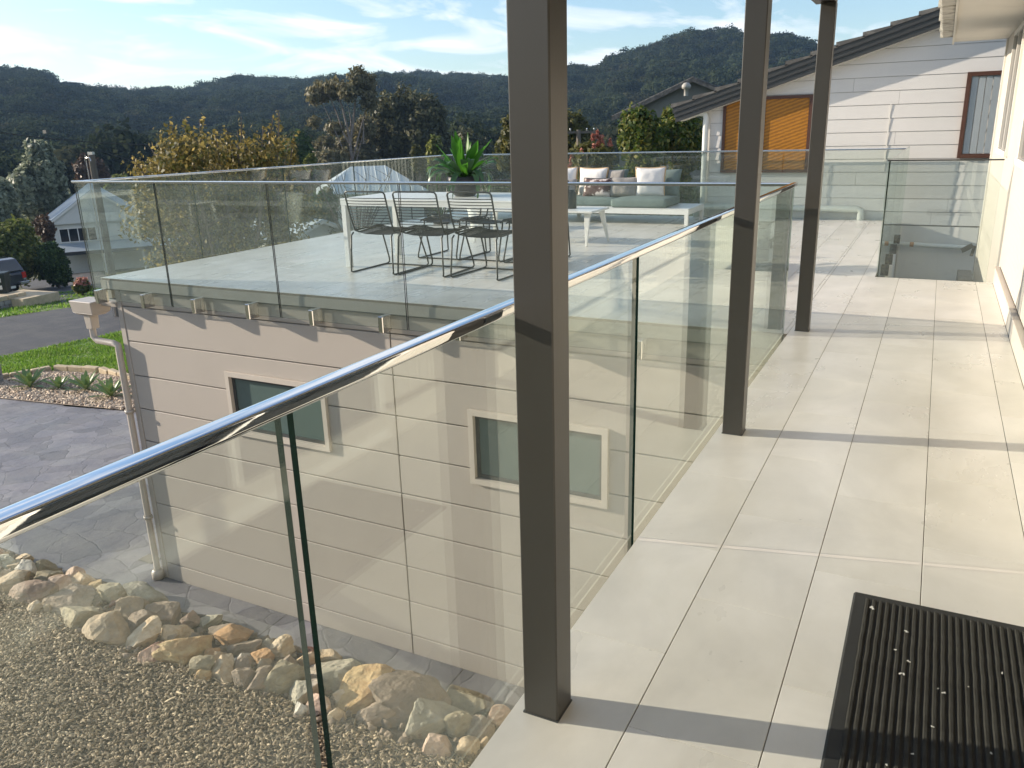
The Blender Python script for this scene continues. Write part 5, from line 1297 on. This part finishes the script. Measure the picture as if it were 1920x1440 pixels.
# ------------------------------------------------------------------ distant houses
def house_at(name, label, D, pxc, head, width, length, eave_h, ridge_h, zb_, wallm, roofm, windows=(), barge=None, pyc=400, hip=0):
    barge = barge or m_white
    """gabled house; its gable end faces the viewer, turned by head degrees"""
    x_, y_, zg = spot(az_of(pxc, pyc), D); zg = zb_ if zb_ is not None else zg
    h = thing(name, label, 'house', (x_, y_, zg))
    h.rotation_euler = (0, 0, R(head))
    def prt(mb_, nm, mt_, par=h): 
        return mb_.build(nm, mt_, par, local=True)
    hw = width/2
    prt(MB().prism([(-hw,-2),(hw,-2),(hw,eave_h)]+([] if hip else [(0,ridge_h-.12)])+[(-hw,eave_h)], 'y', 0, length), 'wall', wallm)
    nb_ = int(eave_h/0.22)
    for k in range(nb_): prt(MB().box(-hw-.01, hw+.01, -.035, -.002, k*.22+.01, k*.22+.205), 'board', wallm)
    ov = .35; sl_ = (ridge_h-eave_h)/hw
    if hip:
        ex = hw+ov; ez = ridge_h-sl_*ex; y0, y1 = -ov, length+ov
        c8 = [(-ex,y0,ez),(ex,y0,ez),(ex,y1,ez),(-ex,y1,ez),(0,y0+hip,ridge_h),(0,y1-hip,ridge_h)]
        up8 = [(a,b,c+.07) for a,b,c in c8]
        r = prt(MB().add(c8+up8, [(6,7,10),(7,8,11,10),(8,9,11),(9,6,10,11),(1,0,4),(2,1,4,5),(3,2,5),(0,3,5,4),(0,1,7,6),(1,2,8,7),(2,3,9,8),(3,0,6,9)]), 'roof', roofm)
        for s_ in (-1, 1):
            q = y0+.5
            while q < y1-.3:
                t_ = max(0, min(1, min((q-y0)/hip, (y1-q)/hip)))
                a_ = Vector((s_*ex, q, ez+.072)); b_ = Vector((s_*ex*(1-t_), q, ez+sl_*ex*t_+.072))
                m2 = MB(); m2.tube([a_, b_], .03, 4); prt(m2, 'roof_rib', roofm, r); q += .76
    for s_ in (-1, 1) if not hip else ():
        pts = [(0,ridge_h),(s_*(hw+ov),ridge_h-sl_*(hw+ov)),(s_*(hw+ov),ridge_h-sl_*(hw+ov)+.06),(0,ridge_h+.06)]
        r = prt(MB().prism(pts if s_ > 0 else pts[::-1], 'y', -.4, length+.4), 'roof', roofm)
        for q in range(int((length+.8)/.76)):
            yy = -.4+q*.76
            m2 = MB(); m2.add([(0,yy,ridge_h+.062),(0,yy+.05,ridge_h+.062),(s_*(hw+ov),yy+.05,ridge_h-sl_*(hw+ov)+.062),(s_*(hw+ov),yy,ridge_h-sl_*(hw+ov)+.062),
                            (0,yy+.025,ridge_h+.09),(s_*(hw+ov),yy+.025,ridge_h-sl_*(hw+ov)+.09)], [(0,1,4),(3,5,2),(0,4,5,3),(4,1,2,5)])
            prt(m2, 'roof_rib', roofm, r)
        prt(MB().prism([(0,ridge_h-.16),(s_*(hw+ov),ridge_h-sl_*(hw+ov)-.16),(s_*(hw+ov),ridge_h-sl_*(hw+ov)-.002),(0,ridge_h-.002)], 'y', -.43, -.405), 'barge_board', barge)
    for (a, b, c, d, n_) in windows:
        w_ = MB(); w_.box(a,b,-.07,-.036,c,c+.06); w_.box(a,b,-.07,-.036,d-.06,d); w_.box(a,a+.06,-.0695,-.036,c+.06,d-.06); w_.box(b-.06,b,-.0695,-.036,c+.06,d-.06)
        for q in range(1, n_): w_.box(a+(b-a)*q/n_-.03, a+(b-a)*q/n_+.03, -.068,-.036,c+.06,d-.06)
        wo = prt(w_, 'window', m_white)
        prt(MB().box(a+.05,b-.05,-.05,-.042,c+.05,d-.05), 'pane', m_dark, wo)
    return h, prt
zh = -7.6
h1, prt = house_at('weatherboard_house', 'pale weatherboard house with a grey iron gable roof across the road', 66, 180, 54, 6.4, 11, 3.7, 5.95, zh, m_hw, m_galv, [(-2.55,-.15,2.35,3.35,4)])
prt(MB().prism([(-3.4,3.66),(3.4,3.66),(3.4,3.70),(0,5.86),(-3.4,3.70)], 'y', -.30, -.05), 'gable_cladding', m_hw)
vr = prt(MB().add([(-2.7,-2.6,1.95),(5.4,-2.6,1.95),(5.4,-.07,2.30),(-2.7,-.07,2.30),(-2.7,-2.6,1.85),(5.4,-2.6,1.85),(5.4,-.07,2.2),(-2.7,-.07,2.2)], [(0,1,2,3),(7,6,5,4),(0,4,5,1),(1,5,6,2),(2,6,7,3),(3,7,4,0)]), 'veranda_roof', m_galv)
prt(MB().box(-2.7,5.4,-2.64,-2.61,1.72,1.96), 'veranda_fascia', m_barge)
for x_ in (-2.5,0,2.5,5.2): prt(MB().box(x_,x_+.1,-2.55,-2.45,-1,1.84), 'veranda_post', m_white)
h2, _ = house_at('white_roof_house', 'low house with a pale blue white iron roof seen through the left glass', 62, 600, -50, 7, 7.0, 2.9, 4.4, zat(690,345,62)-3.2, m_hw, m_wroof, [(-2,0.5,.9,2.0,2)], None, 335, 2.6)
h3, _ = house_at('shed', 'small pale roofed shed low in the valley behind the autumn tree', 47, 600, 70, 4.5, 6, 2.2, 3.1, zat(600,440,47)-2.3, m_hw, m_wroof, [], None, 430)
h4, _ = house_at('dark_roof_house', 'dark tiled roof peeking above the gable house eave', 42, 1300, 10, 7, 8, 2.6, 4.1, zat(1290,146,42)-4.15, m_fascia2, m_rooft, [], m_rooft, 170)
x_, y_, _ = spot(az_of(1282), 41); z_ = zat(1282,165,41)
v_ = thing('roof_vent', 'small grey vent standing on the dark tiled roof', 'vent', (x_, y_, z_-.15))
MB().lathe([(.1,-.25),(.1,.05),(.2,.07),(.22,.2),(.12,.32),(0,.34)], (x_, y_, z_-.1), 12).build('vent_cowl', m_fascia, v_)

# ------------------------------------------------------------------ ute, bin, low wall
x_, y_, zg = spot(az_of(40,540), 47.0); zg = float(tz(x_, y_))+0.02
fwd = R(180-(-90)+0)  # heading set below
ute = thing('utility_vehicle', 'dark navy utility vehicle with a canopy parked facing away beside the bushes', 'utility vehicle', (x_-.55, y_-.2, zg))
ute.rotation_euler = (0, 0, R(178))      # local +x is forward
def up(mb_, nm, mt_, par=None, bevel=0, smooth=None): return mb_.build(nm, mt_, par or ute, bevel=bevel, local=True, smooth=smooth, seg=2)
# body side profile, x forward from the tailgate (x=0)
body = MB(); body.prism([(0,.48),(.02,.98),(.05,1.12),(2.2,1.12),(5.05,1.02),(5.2,.85),(5.2,.42),(4.75,.40),(4.7,.62),(4.45,.80),(4.05,.80),(3.8,.62),(3.75,.38),(1.75,.38),(1.7,.62),(1.45,.80),(1.0,.80),(.75,.62),(.7,.42),(.2,.42)], 'y', -.91, .91)
up(body, 'body', m_car, bevel=.05)
can = MB(); 
def taper(mb_, pts, w0, w1):
    n_ = len(pts); zmin = min(p[1] for p in pts); zmax = max(p[1] for p in pts)
    f_ = lambda z: w0+(w1-w0)*(z-zmin)/(zmax-zmin)
    v = [(p[0], -f_(p[1]), p[1]) for p in pts]+[(p[0], f_(p[1]), p[1]) for p in pts]
    mb_.add(v, [tuple(range(n_)), tuple(range(2*n_-1, n_-1, -1))]+[(i, i+n_, (i+1) % n_+n_, (i+1) % n_) for i in range(n_)])
taper(can, [(.03,1.13),(.28,1.74),(.6,1.80),(2.1,1.82),(3.1,1.76),(3.85,1.14)], .88, .70)
up(can, 'canopy', m_car, bevel=.04)
g_ = MB(); g_.add([(.035,-.70,1.20),(.035,.70,1.20),(.235,.58,1.66),(.235,-.58,1.66)], [(0,1,2,3),]); 
g_.add([(.005,-.70,1.20),(.005,.70,1.20),(.205,.58,1.66),(.205,-.58,1.66)], [(3,2,1,0),(0,1,1,0)][:1]); up(g_, 'rear_window', m_dark)
for s_ in (-1, 1):
    g_ = MB(); g_.add([(.45,s_*.875,1.24),(1.9,s_*.875,1.24),(1.85,s_*.755,1.66),(.6,s_*.755,1.66)], [(0,1,2,3) if s_ < 0 else (3,2,1,0)]); up(g_, 'side_window', m_dark)
    g_ = MB(); g_.add([(2.1,s_*.875,1.24),(3.5,s_*.875,1.24),(3.05,s_*.755,1.66),(2.1,s_*.755,1.66)], [(0,1,2,3) if s_ < 0 else (3,2,1,0)]); up(g_, 'side_window', m_dark)
    up(MB().box(-.02,.10,s_*.80-.10,s_*.80+.10,.78,1.08), 'tail_light', m_red, bevel=.02)
    up(MB().box(-.024,.02,s_*.80-.07,s_*.80+.07,.70,.78), 'indicator', m_silver)
    for wx in (1.22, 4.22):
        w_ = MB(); w_.tube([(wx,s_*.93,.36),(wx,s_*.70,.36)], .36, 20); wo = up(w_, 'wheel', m_tyre)
        w_ = MB(); w_.tube([(wx,s_*.945,.36),(wx,s_*.90,.36)], .22, 16); up(w_, 'rim', m_silver, wo)
    up(MB().box(-.14,.02,s_*.70-.24,s_*.70+.2,.50,.64), 'bumper', m_silver, bevel=.02)
up(MB().box(-.10,.0,-.22,.22,.36,.47), 'number_plate', m_plate)
up(MB().box(-.02,.05,-.13,.13,1.02,1.06), 'tailgate_handle', m_silver)
bx_, by_, _ = spot(az_of(6,545), 43.0); bz_ = float(tz(bx_, by_))
bn = thing('wheelie_bin', 'dark green wheelie bin with pale printed panels standing behind the low block wall', 'bin', (bx_, by_, bz_+.45)); bn.rotation_euler = (0, 0, R(38))
frs = MB(); frustum(frs, (0,0), .23,.26,.05,.29,.34,.95); up(frs, 'bin_body', m_bin, bn, bevel=.02)
frs = MB(); frustum(frs, (0,0), .31,.37,.951,.30,.35,1.03); up(frs, 'lid', m_bin, bn, bevel=.02)
for z_ in (.30,.62): up(MB().box(-.1,.12,-.335+.0*z_,-.33,z_,z_+.18), 'printed_panel', m_plate, bn)
for s_ in (-1,1): w_ = MB(); w_.tube([(s_*.24,.25,.1),(s_*.29,.25,.1)], .1, 12); up(w_, 'wheel', m_tyre, bn)
lwx0, lwy0, _ = spot(az_of(-30,590), 40.5); lwx1, lwy1, _ = spot(az_of(44,585), 41.5)
lww = thing('low_block_wall', 'low pale block retaining wall with a flat top beside the parked vehicle', 'wall', (lwx1, lwy1, float(tz(lwx1, lwy1))))
p0 = Vector((lwx0, lwy0)); p1 = Vector((lwx1, lwy1)); L_ = (p1-p0).length; an = math.atan2((p1-p0).y, (p1-p0).x); nb_ = int(L_/.42)
for r_i in range(3):
    for k in range(nb_+1):
        c = p0.lerp(p1, min(1,(k+(.5 if r_i % 2 else 0))/nb_)); z_ = float(tz(p1.x, p1.y))
        MB().obox((c.x, c.y, z_+.1+r_i*.2), (.405,.3,.19), Matrix.Rotation(an, 3, 'Z')).build('block', m_edgeb if r_i == 2 else m_brick, lww, bevel=.01)
MB().obox(((p0.x+p1.x)/2-0.35,(p0.y+p1.y)/2+1.2,float(tz(p1.x,p1.y))+.2),(L_,2.3,.5),Matrix.Rotation(an,3,'Z')).build('raised_garden', m_edgeb, lww)

# ------------------------------------------------------------------ poles and wires
def pt(px, py, D): x_, y_, _ = spot(az_of(px, py), D); return Vector((x_, y_, zat(px, py, D)))
tp = pt(171, 290, 34); gz = float(tz(tp.x, tp.y))
pole = thing('power_pole', 'weathered grey timber power pole with a small crosspiece beyond the terrace corner', 'pole', (tp.x, tp.y, gz))
lean = (pt(208, 500, 34)-pt(171, 290, 34))
MB().tube([(tp.x, tp.y, gz-.3),(tp.x, tp.y, tp.z)], [.15,.11], 12).build('shaft', m_wood, pole)
MB().box(tp.x-.13,tp.x+.13,tp.y-.05,tp.y+.05,tp.z,tp.z+.10).build('pole_cap', m_silver, pole)
m_ = MB(); m_.tube([(tp.x-.16,tp.y-.17,tp.z-.22),(tp.x-.12,tp.y-.17,tp.z-.10),(tp.x+.12,tp.y-.17,tp.z-.10),(tp.x+.16,tp.y-.17,tp.z-.22)], .02, 6); m_.build('bracket', m_silver, pole)
m_ = MB(); m_.tube([(tp.x-.13,tp.y-.15,tp.z),(tp.x-.13,tp.y-.15,gz)], .018, 6); m_.build('cable_conduit', m_silver, pole)
tp2 = pt(1085, 248, 36); gz2 = float(tz(tp2.x, tp2.y))
pole2 = thing('power_pole', 'distant power pole with a wide crossarm seen between the first and second dark posts', 'pole', (tp2.x, tp2.y, gz2))
MB().tube([(tp2.x, tp2.y, gz2-.3),(tp2.x, tp2.y, tp2.z+.1)], [.13,.09], 10).build('shaft', m_wood, pole2)
rd = Vector((tp2.y, -tp2.x, 0)).normalized()
MB().obox(tp2, (1.5,.09,.09), Matrix.Rotation(math.atan2(rd.y, rd.x), 3, 'Z')).build('crossarm', m_wood, pole2)
for q in (-.65,-.35,.35,.65):
    c = tp2+rd*q; MB().lathe([(.03,0),(.04,.03),(.03,.08),(.04,.1),(0,.12)], (c.x,c.y,c.z+.046), 8).build('insulator', m_silver, pole2)
def wire(label, a, b, sag, r_, ext=None):
    pts = [a.lerp(b, k/24)+Vector((0,0,-sag*4*(k/24)*(1-k/24))) for k in range(25)]
    m2 = MB(); m2.tube(pts, r_, 5); o = m2.build('overhead_wire', m_wire); 
    me = o.data; c = pts[12].copy()
    for v in me.vertices: v.co -= c
    o.location = c; tag(o, label, 'wire', 'overhead wires')
wire('thick black cable sagging across the hillside to the autumn tree', pt(-260,205,30), pt(330,272,34), .25, .016)
wire('service wire running down from the black cable joint towards the autumn tree', pt(86,247,30.4), pt(262,305,33), .05, .009)
wire('upper of the three thin wires crossing the wooded hill', pt(-260,150,60), pt(620,258,70), .5, .010)
wire('middle of the three thin wires crossing the wooded hill', pt(-260,163,60), pt(620,268,70), .5, .010)
wire('lower of the three thin wires crossing the wooded hill', pt(-260,174,60), pt(620,275,70), .5, .010)
wire('pale wire crossing in front of the tall forked gum', pt(560,262,40), pt(740,282,44), .05, .008)
wire('second pale wire below the forked gum, running to the potted fern', pt(560,272,40), pt(960,296,46), .15, .008)
pj = pt(86,247,30.4)
j_ = thing('cable_joint', 'small dark joint box hanging where the service wire leaves the black cable', 'joint box', pj)
MB().obox(pj, (.16,.10,.10)).build('box', m_alu, j_)

# ------------------------------------------------------------------ forest on the hills: one mass nobody could count
protos = []
for v_ in range(6):
    rs = np.random.default_rng(90+v_); nb_ = 7
    bl = [(rs.uniform(-1.8,1.8), rs.uniform(-1.8,1.8), 4.6+rs.uniform(-1.4,1.6), rs.uniform(1.1,1.9), rs.uniform(.8,1.3)) for _ in range(nb_)]
    o = leaf_cloud('proto', bl, 1200, .33, L_for if v_ % 3 else L_for2, None, shell=.55, aspect=1.3, nr=.38)
    mb_ = MB(); mb_.tube([(0,0,-1.5),(.1,0,2.2),(.2,.1,4.6)], [.2,.15,.08], 5); mb_.tube([(.1,0,2.2),(-.7,.4,4.8)], [.1,.05], 5)
    t2 = mb_.build('proto_t', m_pbark)
    bm = bmesh.new(); bm.from_mesh(o.data); nf = len(bm.faces); bm.from_mesh(t2.data); bm.faces.ensure_lookup_table()
    for f in bm.faces[nf:]: f.material_index = 1
    me = bpy.data.meshes.new('forest_tree'); bm.to_mesh(me); bm.free(); me.materials.append(o.data.materials[0]); me.materials.append(m_pbark)
    bpy.data.objects.remove(o); bpy.data.objects.remove(t2); protos.append(me)
nfor = 11500
az_ = rng.uniform(-82, 16, nfor*2); Dd = np.sqrt(rng.uniform(105**2, 560**2, nfor*2))
near = Dd < 170
keep = (~near) | (rng.random(len(Dd)) < .75)
az_, Dd = az_[keep], Dd[keep]
fx_ = np.sin(np.radians(az_))*Dd; fy_ = np.cos(np.radians(az_))*Dd
ring_a = rng.uniform(-180, 180, 2600); ring_d = rng.uniform(150, 480, 2600); kk = (ring_a < -82) | (ring_a > 16)
fx_ = np.concatenate([fx_, np.sin(np.radians(ring_a[kk]))*ring_d[kk]]); fy_ = np.concatenate([fy_, np.cos(np.radians(ring_a[kk]))*ring_d[kk]])
fz_ = tz(fx_, fy_)-0.06
col_f = bpy.data.collections.new('forest_parts')
for k, me in enumerate(protos):
    po = bpy.data.objects.new('forest_tree_%d' % k, me); col_f.objects.link(po)
pme = bpy.data.meshes.new('forest'); pme.vertices.add(len(fx_)); pme.vertices.foreach_set('co', np.stack([fx_, fy_, fz_], 1).astype(np.float32).ravel()); pme.update()
fo = link('forest', pme, kind='stuff'); tag(fo, 'dense dark eucalypt forest covering the hills to the skyline', 'forest')
ng = bpy.data.node_groups.new('forest_nodes', 'GeometryNodeTree')
ng.interface.new_socket('Geometry', in_out='INPUT', socket_type='NodeSocketGeometry'); ng.interface.new_socket('Geometry', in_out='OUTPUT', socket_type='NodeSocketGeometry')
gi = ng.nodes.new('NodeGroupInput'); go = ng.nodes.new('NodeGroupOutput')
ci = ng.nodes.new('GeometryNodeCollectionInfo'); ci.inputs['Collection'].default_value = col_f; ci.inputs['Separate Children'].default_value = True; ci.inputs['Reset Children'].default_value = True
ip = ng.nodes.new('GeometryNodeInstanceOnPoints'); ip.inputs['Pick Instance'].default_value = True
rv1 = ng.nodes.new('FunctionNodeRandomValue'); rv1.data_type = 'FLOAT_VECTOR'; rv1.inputs[0].default_value = (-.06,-.06,0); rv1.inputs[1].default_value = (.06,.06,6.283)
rv2 = ng.nodes.new('FunctionNodeRandomValue'); rv2.data_type = 'FLOAT'; rv2.inputs[2].default_value = .75; rv2.inputs[3].default_value = 1.75
ri = ng.nodes.new('FunctionNodeRandomValue'); ri.data_type = 'INT'; ri.inputs[4].default_value = 0; ri.inputs[5].default_value = 5; ri.inputs['Seed'].default_value = 3
l_ = ng.links.new
l_(gi.outputs[0], ip.inputs['Points']); l_(ci.outputs[0], ip.inputs['Instance']); l_(ri.outputs[2], ip.inputs['Instance Index'])
l_(rv1.outputs[0], ip.inputs['Rotation']); l_(rv2.outputs[1], ip.inputs['Scale']); l_(ip.outputs[0], go.inputs[0])
md = fo.modifiers.new('forest', 'NODES'); md.node_group = ng

# ------------------------------------------------------------------ air
HAZE = 0.00028
if HAZE:
    hz_ = MB().box(-900,900,-900,900,-14,75).build('haze', pm('haze_air', (1,1,1), var=0), kind='stuff')
    hm = hz_.data.materials[0]; hm.node_tree.nodes.clear()
    pv = hm.node_tree.nodes.new('ShaderNodeVolumePrincipled'); ho = hm.node_tree.nodes.new('ShaderNodeOutputMaterial')
    pv.inputs['Color'].default_value = (0.42,0.66,1.0,1); pv.inputs['Density'].default_value = HAZE; pv.inputs['Anisotropy'].default_value = 0.1
    hm.node_tree.links.new(pv.outputs[0], ho.inputs['Volume'])
    tag(hz_, 'faint blue haze over the valley and the hills', 'haze')
